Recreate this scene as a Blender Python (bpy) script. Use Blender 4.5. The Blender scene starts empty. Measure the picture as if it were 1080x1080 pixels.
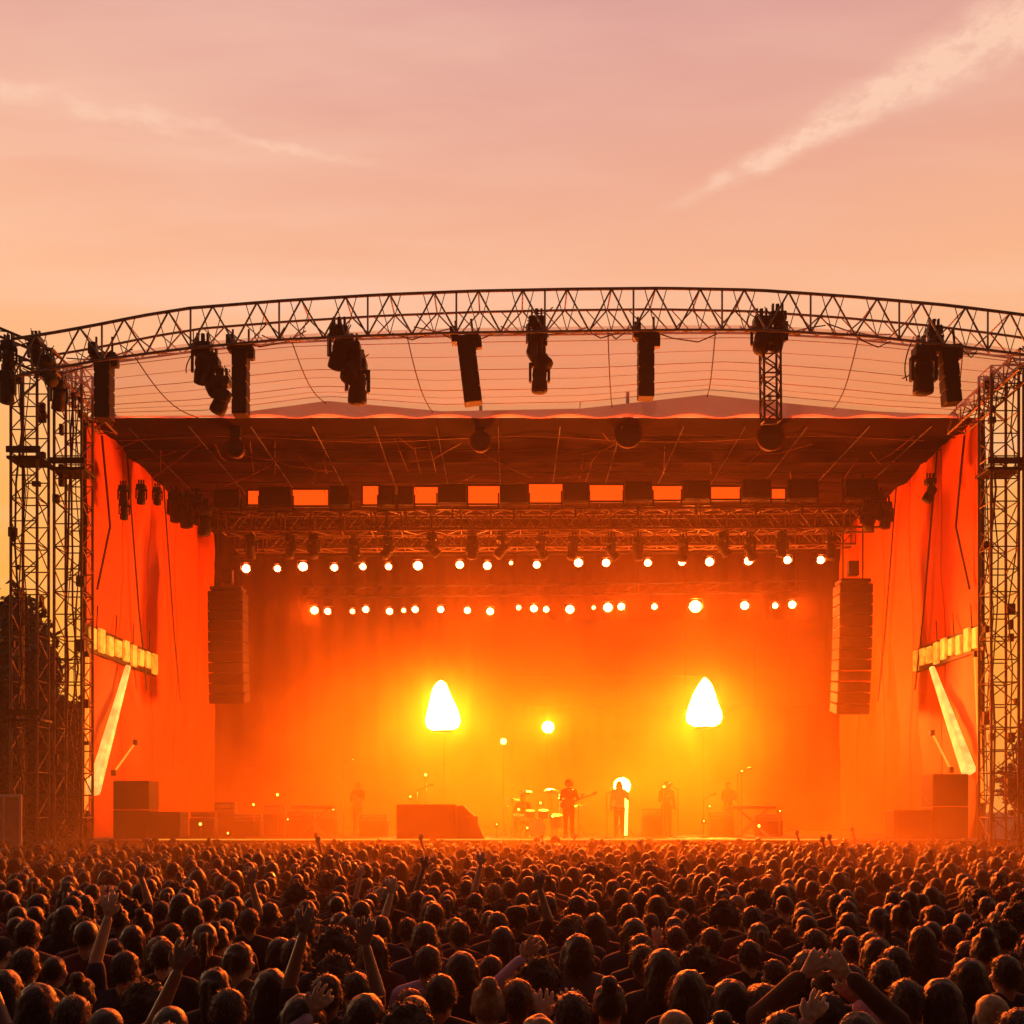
import bpy, bmesh, math, random
import numpy as np
from mathutils import Vector, Matrix, noise, Quaternion
R = math.radians
rnd = random.Random(7)
sc = bpy.context.scene
col = sc.collection
F, HZ, CZ = 1110.0, 853.0, 2.6            # focal length in photo pixels, horizon row, eye height


def P(px, py, Y):
    return Vector(((px - 540) / F * Y, Y, CZ + (HZ - py) / F * Y))


def lerp(a, b, t):
    return a + (b - a) * t


def interp(tab, x):
    if x <= tab[0][0]:
        return tab[0][1]
    for (x0, y0), (x1, y1) in zip(tab, tab[1:]):
        if x <= x1:
            return lerp(y0, y1, (x - x0) / (x1 - x0))
    return tab[-1][1]


# ------------------------------------------------------------------ materials
def new_mat(name):
    m = bpy.data.materials.new(name)
    m.use_nodes = True
    return m, m.node_tree.nodes, m.node_tree.links, m.node_tree.nodes['Principled BSDF']


def mat(name, color, rough=0.6, metal=0.0, var=0.0, scale=6.0, bump=0.0, sheen=0.0, spec=0.5, vary_obj=0.0, sheen_col=None):
    m, N, L, b = new_mat(name)
    b.inputs['Roughness'].default_value = rough
    b.inputs['Metallic'].default_value = metal
    b.inputs['Specular IOR Level'].default_value = spec
    if sheen:
        b.inputs['Sheen Weight'].default_value = sheen
        b.inputs['Sheen Roughness'].default_value = 0.35
        if sheen_col:
            b.inputs['Sheen Tint'].default_value = (*sheen_col, 1)
    c = (*color, 1)
    tc = N.new('ShaderNodeTexCoord')
    nz = N.new('ShaderNodeTexNoise')
    nz.inputs['Scale'].default_value = scale
    nz.inputs['Detail'].default_value = 5
    L.new(tc.outputs['Object'], nz.inputs['Vector'])
    mr = N.new('ShaderNodeMapRange')
    mr.inputs['From Min'].default_value = 0.3
    mr.inputs['From Max'].default_value = 0.7
    mr.inputs['To Min'].default_value = 1 - var
    mr.inputs['To Max'].default_value = 1 + var
    L.new(nz.outputs['Fac'], mr.inputs['Value'])
    mx = N.new('ShaderNodeVectorMath')
    mx.operation = 'SCALE'
    mx.inputs[0].default_value = color
    L.new(mr.outputs['Result'], mx.inputs['Scale'])
    out = mx.outputs['Vector']
    L.new(out, b.inputs['Base Color'])
    if bump:
        bp = N.new('ShaderNodeBump')
        bp.inputs['Strength'].default_value = bump
        bp.inputs['Distance'].default_value = 0.02
        L.new(nz.outputs['Fac'], bp.inputs['Height'])
        L.new(bp.outputs['Normal'], b.inputs['Normal'])
    return m


def emit(name, color, strength):
    m, N, L, b = new_mat(name)
    b.inputs['Base Color'].default_value = (0.8, 0.8, 0.8, 1)
    b.inputs['Emission Color'].default_value = (*color, 1)
    b.inputs['Emission Strength'].default_value = strength
    return m


SPOT_W = 9500
CONE_W = 27000
AMBER = (1.0, 0.10, 0.022)
M = {}
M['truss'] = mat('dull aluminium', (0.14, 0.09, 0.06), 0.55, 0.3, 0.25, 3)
M['dark_metal'] = mat('black steel', (0.018, 0.014, 0.012), 0.5, 0.2, 0.3, 5)
M['black_case'] = mat('black painted wood', (0.013, 0.007, 0.006), 0.65, 0, 0.3, 4, 0.2, 0, .3)
M['grille'] = mat('black grille cloth', (0.012, 0.010, 0.010), 0.8, 0, 0.3, 40, 0.4)
M['black_cloth'] = mat('black drape', (0.018, 0.004, 0.002), 0.9, 0, 0.35, 0.6, 0.3, 0, .1)
M['ceiling_cloth'] = mat('dark roof lining', (0.012, 0.0012, 0.0008), 0.9, 0, 0.4, 0.5, 0.3, 0, .1)
M['tarp'] = mat('orange tarpaulin', (0.60, 0.085, 0.012), 0.6, 0, 0.12, 0.35, 0.3)
M['cable'] = mat('black cable', (0.03, 0.02, 0.016), 0.7)
M['screen'] = mat('unlit video wall', (0.006, 0.003, 0.003), 0.8, 0, 0.2, 2, 0, 0, .05)
M['tarp_seam'] = mat('tarpaulin lacing', (0.25, 0.03, 0.008), 0.7)
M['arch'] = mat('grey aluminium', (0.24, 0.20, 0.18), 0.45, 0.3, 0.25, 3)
M['seam'] = mat('membrane seam tape', (0.40, 0.16, 0.12), 0.8)
M['rope'] = mat('tan webbing', (0.13, 0.04, 0.02), 0.7, 0, 0.2, 3)
M['deck'] = mat('stage plywood', (0.10, 0.055, 0.035), 0.5, 0, 0.3, 1.2, 0.2)
M['skirt'] = mat('stage skirt', (0.06, 0.025, 0.015), 0.8, 0, 0.3, 1)
M['edge'] = mat('pale deck edge', (0.7, 0.55, 0.4), 0.4, 0, 0.1, 2)
M['amp'] = mat('amplifier vinyl', (0.10, 0.06, 0.04), 0.5, 0, 0.2, 8)
M['chrome'] = mat('chromed steel', (0.75, 0.7, 0.62), 0.18, 1.0, 0.05, 5)
M['brass'] = mat('cymbal bronze', (0.8, 0.58, 0.25), 0.25, 1.0, 0.1, 9)
M['drum'] = mat('drum shell', (0.55, 0.40, 0.25), 0.3, 0, 0.1, 5)
M['skinhead'] = mat('drum skin', (0.8, 0.76, 0.68), 0.5, 0, 0.05, 9)
M['wood'] = mat('lacquered guitar', (0.35, 0.12, 0.05), 0.25, 0, 0.2, 8)
M['crate'] = mat('pale barrier steel', (0.7, 0.6, 0.52), 0.5, 0.2, 0.2, 3)
M['crate_panel'] = mat('barrier panel', (0.5, 0.30, 0.22), 0.7, 0, 0.25, 2)
M['lamp_white'] = emit('lit lamp', AMBER, 120)
M['lamp_dim'] = emit('dim lit lamp', AMBER, 50)
M['lamp_hot'] = emit('hot lamp', (1.0, 0.15, 0.010), 420)
M['cone'] = emit('white hot glass', (1.0, 0.155, 0.014), 900)
M['batten'] = emit('lit batten', (1.0, 0.27, 0.015), 1.2)
def uneven(m_, lo, hi, scale):
    N_, L_ = m_.node_tree.nodes, m_.node_tree.links
    tc_ = N_.new('ShaderNodeTexCoord'); vo = N_.new('ShaderNodeTexVoronoi'); vo.inputs['Scale'].default_value = scale
    nz_ = N_.new('ShaderNodeTexNoise'); nz_.inputs['Scale'].default_value = 1.7
    L_.new(tc_.outputs['Object'], vo.inputs['Vector']); L_.new(tc_.outputs['Object'], nz_.inputs['Vector'])
    mr_ = N_.new('ShaderNodeMapRange'); mr_.inputs['From Max'].default_value = .8; mr_.inputs['To Min'].default_value = hi; mr_.inputs['To Max'].default_value = lo
    L_.new(vo.outputs['Distance'], mr_.inputs['Value'])
    mu_ = N_.new('ShaderNodeMath'); mu_.operation = 'MULTIPLY'; L_.new(mr_.outputs['Result'], mu_.inputs[0])
    m2_ = N_.new('ShaderNodeMapRange'); m2_.inputs['To Min'].default_value = .45; m2_.inputs['To Max'].default_value = 1.6; L_.new(nz_.outputs['Fac'], m2_.inputs['Value'])
    L_.new(m2_.outputs['Result'], mu_.inputs[1]); L_.new(mu_.outputs[0], N_['Principled BSDF'].inputs['Emission Strength'])


uneven(M['batten'], .45, 1.9, 7.0)
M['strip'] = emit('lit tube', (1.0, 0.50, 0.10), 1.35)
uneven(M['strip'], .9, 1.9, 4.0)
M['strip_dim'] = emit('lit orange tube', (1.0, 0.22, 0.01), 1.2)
M['tube_hot'] = emit('hot tube', (1.0, .4, .05), 14)
M['led'] = emit('orange led panel', (1.0, 0.065, 0.003), 1.3)  # glow of lamp-lit cloth put into the panel's own emission
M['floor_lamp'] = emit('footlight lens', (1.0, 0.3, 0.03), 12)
M['edge_strip'] = emit('edge strip light', (1.0, 0.36, 0.03), 1.3)

# roof membrane: woven PVC that lets the sky through
m, N, L, b = new_mat('translucent roof membrane')
tr = N.new('ShaderNodeBsdfTranslucent')
tr.inputs['Color'].default_value = (0.95, 0.62, 0.52, 1)
df = N.new('ShaderNodeBsdfDiffuse')
df.inputs['Color'].default_value = (0.80, 0.42, 0.32, 1)
nz = N.new('ShaderNodeTexNoise'); nz.inputs['Scale'].default_value = 0.5; nz.inputs['Detail'].default_value = 4
tc = N.new('ShaderNodeTexCoord'); L.new(tc.outputs['Object'], nz.inputs['Vector'])
mr = N.new('ShaderNodeMapRange'); mr.inputs['To Min'].default_value = 0.10; mr.inputs['To Max'].default_value = 0.3
L.new(nz.outputs['Fac'], mr.inputs['Value'])
mx = N.new('ShaderNodeMixShader'); L.new(mr.outputs['Result'], mx.inputs['Fac'])
L.new(tr.outputs['BSDF'], mx.inputs[1]); L.new(df.outputs['BSDF'], mx.inputs[2])
tp = N.new('ShaderNodeBsdfTransparent'); tp.inputs['Color'].default_value = (1, .82, .76, 1)
m2 = N.new('ShaderNodeMixShader'); m2.inputs['Fac'].default_value = .64
L.new(mx.outputs['Shader'], m2.inputs[1]); L.new(tp.outputs['BSDF'], m2.inputs[2])
L.new(m2.outputs['Shader'], N['Material Output'].inputs['Surface'])
M['membrane'] = m
m, N, L, b = new_mat('mauve valance cloth')
tr = N.new('ShaderNodeBsdfTranslucent'); tr.inputs['Color'].default_value = (0.85, 0.38, 0.34, 1)
df = N.new('ShaderNodeBsdfDiffuse'); df.inputs['Color'].default_value = (0.5, 0.18, 0.16, 1)
mx = N.new('ShaderNodeMixShader'); mx.inputs['Fac'].default_value = 0.25
L.new(tr.outputs['BSDF'], mx.inputs[1]); L.new(df.outputs['BSDF'], mx.inputs[2])
L.new(mx.outputs['Shader'], N['Material Output'].inputs['Surface'])
M['valance'] = m

# ground: trampled grass
m, N, L, b = new_mat('trampled grass')
tc = N.new('ShaderNodeTexCoord'); nz = N.new('ShaderNodeTexNoise'); nz.inputs['Scale'].default_value = 0.4; nz.inputs['Detail'].default_value = 9
L.new(tc.outputs['Object'], nz.inputs['Vector'])
cr = N.new('ShaderNodeValToRGB')
cr.color_ramp.elements[0].color = (0.03, 0.05, 0.015, 1); cr.color_ramp.elements[0].position = 0.35
cr.color_ramp.elements[1].color = (0.09, 0.07, 0.035, 1); cr.color_ramp.elements[1].position = 0.65
L.new(nz.outputs['Fac'], cr.inputs['Fac']); L.new(cr.outputs['Color'], b.inputs['Base Color'])
b.inputs['Roughness'].default_value = 0.95
M['grass'] = m
M['bark'] = mat('bark', (0.05, 0.03, 0.02), 0.9, 0, 0.3, 6, 0.6)
M['leaf'] = mat('dark leaf', (0.035, 0.040, 0.015), 0.7, 0, 0.4, 0.8)


# ------------------------------------------------------------------ mesh builder
class MB:
    def __init__(s):
        s.v = []; s.f = []; s.m = []

    def add(s, vs, fs, mi=0):
        o = len(s.v)
        s.v.extend([tuple(v) for v in vs])
        s.f.extend([tuple(i + o for i in f) for f in fs])
        s.m.extend([mi] * len(fs))

    def box(s, c, size, rot=None, mi=0, bev=0.0):
        hx, hy, hz = size[0] / 2, size[1] / 2, size[2] / 2
        if bev <= 0:
            vs = [Vector((x, y, z)) for x in (-hx, hx) for y in (-hy, hy) for z in (-hz, hz)]
            fs = [(0, 1, 3, 2), (4, 6, 7, 5), (0, 4, 5, 1), (2, 3, 7, 6), (0, 2, 6, 4), (1, 5, 7, 3)]
        else:
            bm = bmesh.new()
            bmesh.ops.create_cube(bm, size=1)
            for v in bm.verts:
                v.co = Vector((v.co.x * size[0], v.co.y * size[1], v.co.z * size[2]))
            bmesh.ops.bevel(bm, geom=bm.edges[:], offset=bev, segments=2, affect='EDGES', profile=0.5)
            bm.verts.index_update()
            vs = [v.co.copy() for v in bm.verts]
            fs = [tuple(v.index for v in f.verts) for f in bm.faces]
            bm.free()
        if rot is not None:
            vs = [rot @ v for v in vs]
        s.add([v + Vector(c) for v in vs], fs, mi)

    def bar(s, a, b, r, n=6, r2=None, mi=0):
        a, b = Vector(a), Vector(b)
        r2 = r if r2 is None else r2
        d = b - a
        if d.length < 1e-6:
            return
        d.normalize()
        u = d.orthogonal().normalized(); w = d.cross(u)
        vs = []
        for c, rr in ((a, r), (b, r2)):
            for i in range(n):
                t = 2 * math.pi * i / n
                vs.append(c + (u * math.cos(t) + w * math.sin(t)) * rr)
        fs = [(i, (i + 1) % n, n + (i + 1) % n, n + i) for i in range(n)]
        fs += [tuple(range(n - 1, -1, -1)), tuple(range(n, 2 * n))]
        s.add(vs, fs, mi)

    def path(s, pts, r, n=5, mi=0):
        for a, b in zip(pts, pts[1:]):
            s.bar(a, b, r, n, mi=mi)

    def lathe(s, prof, c, axis=(0, 0, 1), n=16, mi=0):
        ax = Vector(axis).normalized()
        u = ax.orthogonal().normalized(); w = ax.cross(u)
        vs = []; fs = []
        for (r, h) in prof:
            for i in range(n):
                t = 2 * math.pi * i / n
                vs.append(Vector(c) + ax * h + (u * math.cos(t) + w * math.sin(t)) * max(r, 1e-4))
        for k in range(len(prof) - 1):
            for i in range(n):
                j = (i + 1) % n
                fs.append((k * n + i, k * n + j, (k + 1) * n + j, (k + 1) * n + i))
        fs.append(tuple(range(n - 1, -1, -1)))
        fs.append(tuple((len(prof) - 1) * n + i for i in range(n)))
        s.add(vs, fs, mi)

    def ball(s, c, r, rot=None, nu=14, nv=9, mi=0):
        r = (r, r, r) if isinstance(r, (int, float)) else r
        vs = [Vector((0, 0, -r[2]))]
        for k in range(1, nv):
            p = -math.pi / 2 + math.pi * k / nv
            for i in range(nu):
                t = 2 * math.pi * i / nu
                vs.append(Vector((r[0] * math.cos(p) * math.cos(t), r[1] * math.cos(p) * math.sin(t), r[2] * math.sin(p))))
        vs.append(Vector((0, 0, r[2])))
        fs = []
        for i in range(nu):
            fs.append((0, 1 + (i + 1) % nu, 1 + i))
            fs.append((len(vs) - 1, 1 + (nv - 2) * nu + i, 1 + (nv - 2) * nu + (i + 1) % nu))
        for k in range(nv - 2):
            for i in range(nu):
                j = (i + 1) % nu
                fs.append((1 + k * nu + i, 1 + k * nu + j, 1 + (k + 1) * nu + j, 1 + (k + 1) * nu + i))
        if rot is not None:
            vs = [rot @ v for v in vs]
        s.add([v + Vector(c) for v in vs], fs, mi)

    def capsule(s, a, b, r1, r2=None, n=12):
        a, b = Vector(a), Vector(b)
        r2 = r1 if r2 is None else r2
        d = b - a; L_ = d.length; d.normalize()
        prof = [(r1 * math.sin(t), -r1 * math.cos(t)) for t in (0.05, 0.5, 1.0, 1.5708)]
        prof += [(r2 * math.cos(t), L_ + r2 * math.sin(t)) for t in (0, 0.55, 1.05, 1.52)]
        s.lathe(prof, a, d, n)

    def grid(s, fn, nu, nv, mi=0):
        vs = [fn(i / nu, j / nv) for j in range(nv + 1) for i in range(nu + 1)]
        fs = [(j * (nu + 1) + i, j * (nu + 1) + i + 1, (j + 1) * (nu + 1) + i + 1, (j + 1) * (nu + 1) + i) for j in range(nv) for i in range(nu)]
        s.add(vs, fs, mi)

    def mesh(s, name, mats, smooth=False):
        me = bpy.data.meshes.new(name)
        me.from_pydata(s.v, [], s.f)
        for m_ in (mats if isinstance(mats, (list, tuple)) else [mats]):
            me.materials.append(m_)
        me.polygons.foreach_set('material_index', s.m)
        if smooth:
            me.polygons.foreach_set('use_smooth', [True] * len(s.f))
        me.update()
        return me

    def build(s, name, mats, parent=None, smooth=False, loc=None):
        o = bpy.data.objects.new(name, s.mesh(name, mats, smooth))
        col.objects.link(o)
        if parent is not None:
            o.parent = parent
        if loc is not None:
            o.location = loc
        return o


def tag(o, label=None, cat=None, group=None, kind=None):
    if label: o['label'] = label
    if cat: o['category'] = cat
    if group: o['group'] = group
    if kind: o['kind'] = kind
    return o


def empty(name, loc=(0, 0, 0), rot=None):
    o = bpy.data.objects.new(name, None)
    o.empty_display_size = 0.2
    col.objects.link(o)
    o.location = loc
    if rot:
        o.rotation_euler = rot
    return o


def copy_tree(o, parent=None):
    c = o.copy()
    col.objects.link(c)
    c.parent = parent
    for ch in list(o.children):
        copy_tree(ch, c)
    return c


# ------------------------------------------------------------------ ground
g = MB()
g.grid(lambda u, v: Vector(((u - .5) * 900, -150 + v * 900, 0)), 20, 20)
tag(g.build('ground', M['grass']), kind='structure')

# ------------------------------------------------------------------ stage platform
X0, X1 = -12.2, 13.45
SH = 1.72                       # deck height
SF = 29.8                       # stage front
st = empty('stage_platform', (0.65, SF, 0))
tag(st, 'wide raised concert stage floor with a thin bright front edge above the crowd', 'stage')


def rel(mb_, name, mats, root, smooth=False):
    """build a mesh given in world coordinates as a part of root (whose rotation is zero)"""
    o = mb_.build(name, mats, root, smooth)
    o.matrix_parent_inverse = Matrix.Translation(-Vector(root.location))
    return o


d = MB(); d.box((0.65, 36.6, SH - 0.06), (27.0, 13.5, 0.12)); rel(d, 'deck', M['deck'], st)
d = MB(); d.box((0.65, 29.9, (SH - 0.125) / 2), (27.0, 0.05, SH - 0.13)); rel(d, 'skirt', M['skirt'], st)
d = MB(); d.box((0.65, SF + 0.02, SH + 0.0), (26.6, 0.05, 0.06), bev=0.01); rel(d, 'edge_trim', M['edge'], st)
d = MB()
d.box((-3.2, SF - 0.03, SH + 0.012), (14.0, 0.03, 0.022)); d.box((6.6, SF - 0.03, SH + 0.012), (5.2, 0.03, 0.022))
rel(d, 'edge_light', M['edge_strip'], st)

# ------------------------------------------------------------------ walls and cloth
WT = 14.0


def side_wall(x, sgn, label):
    def fn(u, v):
        Y = lerp(30.3, 43.7, u); Z = lerp(SH + 0.02, WT - 0.05, v)
        bow = 0.12 * math.sin(u * math.pi * 6) * math.sin(v * math.pi) + 0.07 * math.sin(v * 9 + u * 5)
        bow += .10 * noise.noise(Vector((u * 9, v * 4, x))) + .05 * noise.noise(Vector((u * 30 + v * 12, v * 14, x)))
        return Vector((x + sgn * abs(bow) * 0.9, Y, Z))
    a = MB(); a.grid(fn, 110, 60)
    a.grid(lambda u, v: fn(1 - u, v) + Vector((sgn * 0.04, 0, 0)), 110, 60)
    root = empty('side_wall', (x, 36, SH)); tag(root, label, 'tarpaulin wall', 'tarpaulin side walls of the stage')
    rel(a, 'tarpaulin', M['tarp'], root, True)
    for k in range(1, 5):                       # lacing seams between the tarpaulin widths
        e_ = MB(); e_.path([fn(k / 5, j / 24) - Vector((sgn * .02, 0, 0)) for j in range(25)], .008, 4); rel(e_, 'seam', M['tarp_seam'], root)
    p = MB()
    for Y in (30.3,):
        p.bar((x + sgn * .1, Y, SH), (x + sgn * .1, Y, WT), 0.06, 8)
    rel(p, 'pole', M['dark_metal'], root)
    s = MB()
    for Y, z0 in ((33.0, 13.8), (36.5, 13.8)):
        s.path([Vector((x - sgn * .12, Y, z0)), Vector((x - sgn * .15, Y + 1.0, 9)), Vector((x - sgn * .2, Y + 1.6, 6.5))], 0.03)
    s.path([Vector((x - sgn * .12, 31.0, 13.6)), Vector((x - sgn * .25, 31.3, 11)), Vector((x - sgn * .1, 30.7, 9.0))], 0.035)
    rel(s, 'guy_rope', M['cable'], root)
    return root


side_wall(X0, -1, 'orange tarpaulin side wall of the stage behind the batten leaning left')
side_wall(X1, 1, 'red orange tarpaulin side wall of the stage beside the taller right loudspeaker stack')

bd = MB()
bd.grid(lambda u, v: Vector((lerp(X0 - .5, X1 + .5, u), 43.3 + 0.09 * math.sin(u * 180) + 0.05 * math.sin(u * 67 + 2), lerp(SH, WT, v))), 360, 2)
tag(bd.build('stage_backdrop', M['black_cloth'], smooth=True), 'dark pleated backdrop curtain at the rear of the stage behind the band', 'curtain')

# dark video wall in the centre rear
vw = empty('video_wall', (4.0, 42.9, 6))
tag(vw, 'large dark video wall hanging low behind the second row of lamps', 'video wall')
d = MB()
a = P(505, 656, 42.9); c = P(868, 742, 42.9)
nx, nz_ = 10, 3
for i in range(nx):
    for j in range(nz_):
        d.box((lerp(a.x, c.x, (i + .5) / nx), 42.9, lerp(c.z, a.z, (j + .5) / nz_)), (abs(c.x - a.x) / nx - .03, .12, abs(a.z - c.z) / nz_ - .03))
rel(d, 'screen_panel', M['screen'], vw)
d = MB(); d.box(((a.x + c.x) / 2, 42.98, (a.z + c.z) / 2), (abs(c.x - a.x) + .2, .05, abs(a.z - c.z) + .2)); rel(d, 'frame', M['screen'], vw)

# roof: translucent front membrane over the apron, dark lining behind
RX0, RX1 = -11.95, 13.05
top_tab = [(10, 358), (50, 352), (100, 343), (150, 333), (200, 325), (300, 317), (400, 311), (500, 307), (600, 305), (700, 304), (800, 306), (900, 313), (1000, 322), (1080, 332), (1112, 337)]
bot_tab = [(10, 398), (60, 388), (110, 379), (200, 367), (300, 358), (393, 354), (480, 351), (565, 350), (720, 348), (800, 348), (911, 354), (1017, 366), (1080, 374), (1112, 379)]
AY = 26.0


def val_top(x):
    return interp([(-12.2, 13.98), (-8.5, 14.0), (-5.36, 14.42), (-2, 14.12), (2, 14.2), (5.63, 14.6), (8.5, 14.3), (10.5, 14.12), (13.2, 14.0)], x)


def roof_pt(u, v):
    x = lerp(RX0, RX1, u)
    px = 540 + x * F / (AY + .35)
    zf = CZ + (HZ - interp(bot_tab, px) + 5) / F * (AY + .35)
    zb = val_top(x)
    bay = (v * 5) % 1
    z = lerp(zf, zb, v) + 0.05 * math.sin(math.pi * bay) - 0.22 * math.sin(math.pi * v)
    return Vector((x, lerp(AY + .35, 30.5, v), z))


rc = empty('roof_canopy', (0.55, 28, 14)); tag(rc, 'pale pink translucent roof canopy between the arched truss and the dark ceiling', 'canopy')
d = MB(); d.grid(roof_pt, 90, 40); rel(d, 'membrane', M['membrane'], rc, True)
for k in range(1, 8):
    v = k / 8
    d = MB(); d.path([roof_pt(i / 40, v) - Vector((0, 0, .03)) for i in range(41)], 0.006 + 0.003 * (k % 2), 4)
    rel(d, 'batten_seam', M['seam'], rc)
for (xa, xb) in ((-9.5, -9.1), (-5.55, -5.4), (-2.65, -2.3), (2.4, 2.9), (5.1, 5.65), (8.7, 9.3), (11.3, 12.8)):
    d = MB(); ca_ = roof_pt((xa - RX0) / (RX1 - RX0), 0); cb_ = roof_pt((xb - RX0) / (RX1 - RX0), 1)
    d.path([ca_.lerp(cb_, t / 10) - Vector((0, 0, .06 + .34 * math.sin(math.pi * t / 10))) for t in range(11)], 0.016, 5)
    rel(d, 'guy_cable', M['cable'], rc)

vl = MB()
vl.grid(lambda u, v: Vector((lerp(-12, 13.2, u), 30.5 + .05 * math.sin(u * 90) * (1 - v), lerp(13.93, val_top(lerp(-12, 13.2, u)), v))), 200, 3)
tag(vl.build('roof_valance', M['valance'], smooth=True), 'long mauve valance strip with two small peaks along the canopy rear edge', 'valance')

cl = empty('stage_ceiling', (0.65, 33, 14)); tag(cl, 'dark maroon ceiling lining over the stage crossed by thin pale webbing', 'ceiling lining')
d = MB(); d.grid(lambda u, v: Vector((lerp(X0 - .1, X1 + .1, u), lerp(30.55, 43.4, v), 13.95 + 0.10 * math.sin(u * 40) * math.sin(v * 10) - .12 * math.sin(v * 6.283 * 3) ** 2)), 120, 40)
rel(d, 'lining', M['ceiling_cloth'], cl, True)
d = MB()
d.path([P(x, 463 + 3 * math.sin(x * .02), 31.6) for x in range(125, 1000, 25)], 0.016, 4)
for pts in (((330, 445), (345, 500)), ((395, 448), (418, 520)), ((410, 448), (440, 520)), ((448, 452), (460, 498)), ((612, 424), (606, 490)), ((702, 445), (700, 500)), ((290, 452), (290, 500)), ((345, 430), (342, 520)), ((745, 420), (750, 500)), ((838, 450), (840, 470)), ((910, 448), (975, 485)), ((222, 460), (160, 505)), ((930, 445), (890, 505)), ((455, 440), (478, 468))):
    d.bar(P(*pts[0], 32.0), P(*pts[1], 34.5), 0.016, 4)
for k in range(26):
    xa = rnd.uniform(-11, 12.5); ya = rnd.uniform(31, 35); xb = xa + rnd.uniform(-2.5, 2.5); yb = ya + rnd.uniform(.5, 3)
    d.path([Vector((xa, ya, 13.75)), Vector(((xa + xb) / 2, (ya + yb) / 2, 13.75 - rnd.uniform(.05, .35))), Vector((xb, yb, 13.7))], rnd.choice((.009, .012, .016)), 4)
rel(d, 'webbing', M['rope'], cl)
d = MB()
for k in range(1, 12):
    Y = 30.6 + k * 1.1
    d.bar((X0 + .1, Y, 13.78), (X1 - .1, Y, 13.78), .028, 5)
for k in range(14):
    d.bar((X0 + 1 + k * 1.8, 30.6, 13.72), (X0 + 1 + k * 1.8, 42.8, 13.72), .016, 5)
rel(d, 'purlin', M['dark_metal'], cl)

# ------------------------------------------------------------------ trusses
def zigzag(mb_, A, B, r, n=5):
    """alternating diagonals between two polylines of equal length"""
    for i in range(len(A) - 1):
        if i % 2 == 0:
            mb_.bar(A[i], B[i + 1], r, n)
        else:
            mb_.bar(B[i], A[i + 1], r, n)


def box_truss(name, a, b, w, h, bays, label, cat, group=None, rc_=0.035, rb_=0.018, up=(0, 0, 1), material=None):
    a, b = Vector(a), Vector(b)
    dr = (b - a).normalized()
    up = Vector(up); sd = dr.cross(up).normalized(); up = sd.cross(dr).normalized()
    root = empty(name, a); tag(root, label, cat, group)
    lines = {}
    for su in (-1, 1):
        for ss in (-1, 1):
            lines[(su, ss)] = [a + (b - a) * (i / bays) + up * (su * h / 2) + sd * (ss * w / 2) for i in range(bays + 1)]
            c_ = MB(); c_.bar(lines[(su, ss)][0], lines[(su, ss)][-1], rc_, 7)
            rel(c_, 'chord', material or M['truss'], root)
    br = MB()
    zigzag(br, lines[(-1, -1)], lines[(1, -1)], rb_)
    zigzag(br, lines[(1, 1)], lines[(-1, 1)], rb_)
    zigzag(br, lines[(1, -1)], lines[(1, 1)], rb_)
    zigzag(br, lines[(-1, 1)], lines[(-1, -1)], rb_)
    for i in range(0, bays + 1, 2):
        q = [lines[k][i] for k in ((-1, -1), (-1, 1), (1, 1), (1, -1))]
        for k in range(4):
            br.bar(q[k], q[(k + 1) % 4], rb_, 5)
    rel(br, 'bracing', material or M['truss'], root)
    return root


arch = empty('arch_truss', (0.55, AY, 14.5)); tag(arch, 'long arched lattice roof truss spanning the whole front of the stage', 'truss')
nb = 47
xs = [lerp(14, 1112, i / nb) for i in range(nb + 1)]
tf = [P(x, interp(top_tab, x), AY) for x in xs]
bf = [P(x, interp(bot_tab, x), AY) for x in xs]
tb = [p + Vector((0, 1.1, 0)) for p in tf]
bb = [p + Vector((0, 1.1, .42)) for p in bf]
for nm, ln, r in (('top_chord', tf, .040), ('bottom_chord', bf, .036), ('top_chord', tb, .032), ('bottom_chord', bb, .028)):
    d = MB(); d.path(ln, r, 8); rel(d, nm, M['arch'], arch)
d = MB()
for i in range(0, nb - 1, 2):
    d.bar(bf[i], tf[i + 1], .024, 6); d.bar(tf[i + 1], bf[i + 2], .024, 6)
    d.bar(bf[i + 1], tf[i + 1].lerp(tf[i], .5), .012, 5); d.bar(bf[i + 1], tf[i + 1].lerp(tf[i + 2], .5), .012, 5); d.bar(tb[i], bb[i + 1], .014, 5)
    d.bar(bb[i], tb[i + 1], .02, 5); d.bar(tb[i + 1], bb[i + 2], .02, 5)
    d.bar(bf[i], bb[i + 1], .016, 5); d.bar(bb[i + 1], bf[i + 2], .016, 5)
    d.bar(tf[i + 1], tb[i + 1], .02, 5)
    if i % 4 == 0:
        d.bar(tf[i], bf[i], .026, 5)
rel(d, 'bracing', M['arch'], arch)
# festooned cables inside the arch
for i in range(0, nb, 1):
    if rnd.random() < .6:
        k = min(nb, i + rnd.randint(1, 3))
        a = bf[i] + Vector((0, .5, rnd.uniform(.15, .5))); b = bf[k] + Vector((0, .6, rnd.uniform(.1, .6)))
        d = MB(); d.path([a, a.lerp(b, .3) - Vector((0, 0, rnd.uniform(.05, .25))), a.lerp(b, .7) - Vector((0, 0, rnd.uniform(.05, .25))), b], .017, 4)
        rel(d, 'cable', M['cable'], arch)


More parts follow.
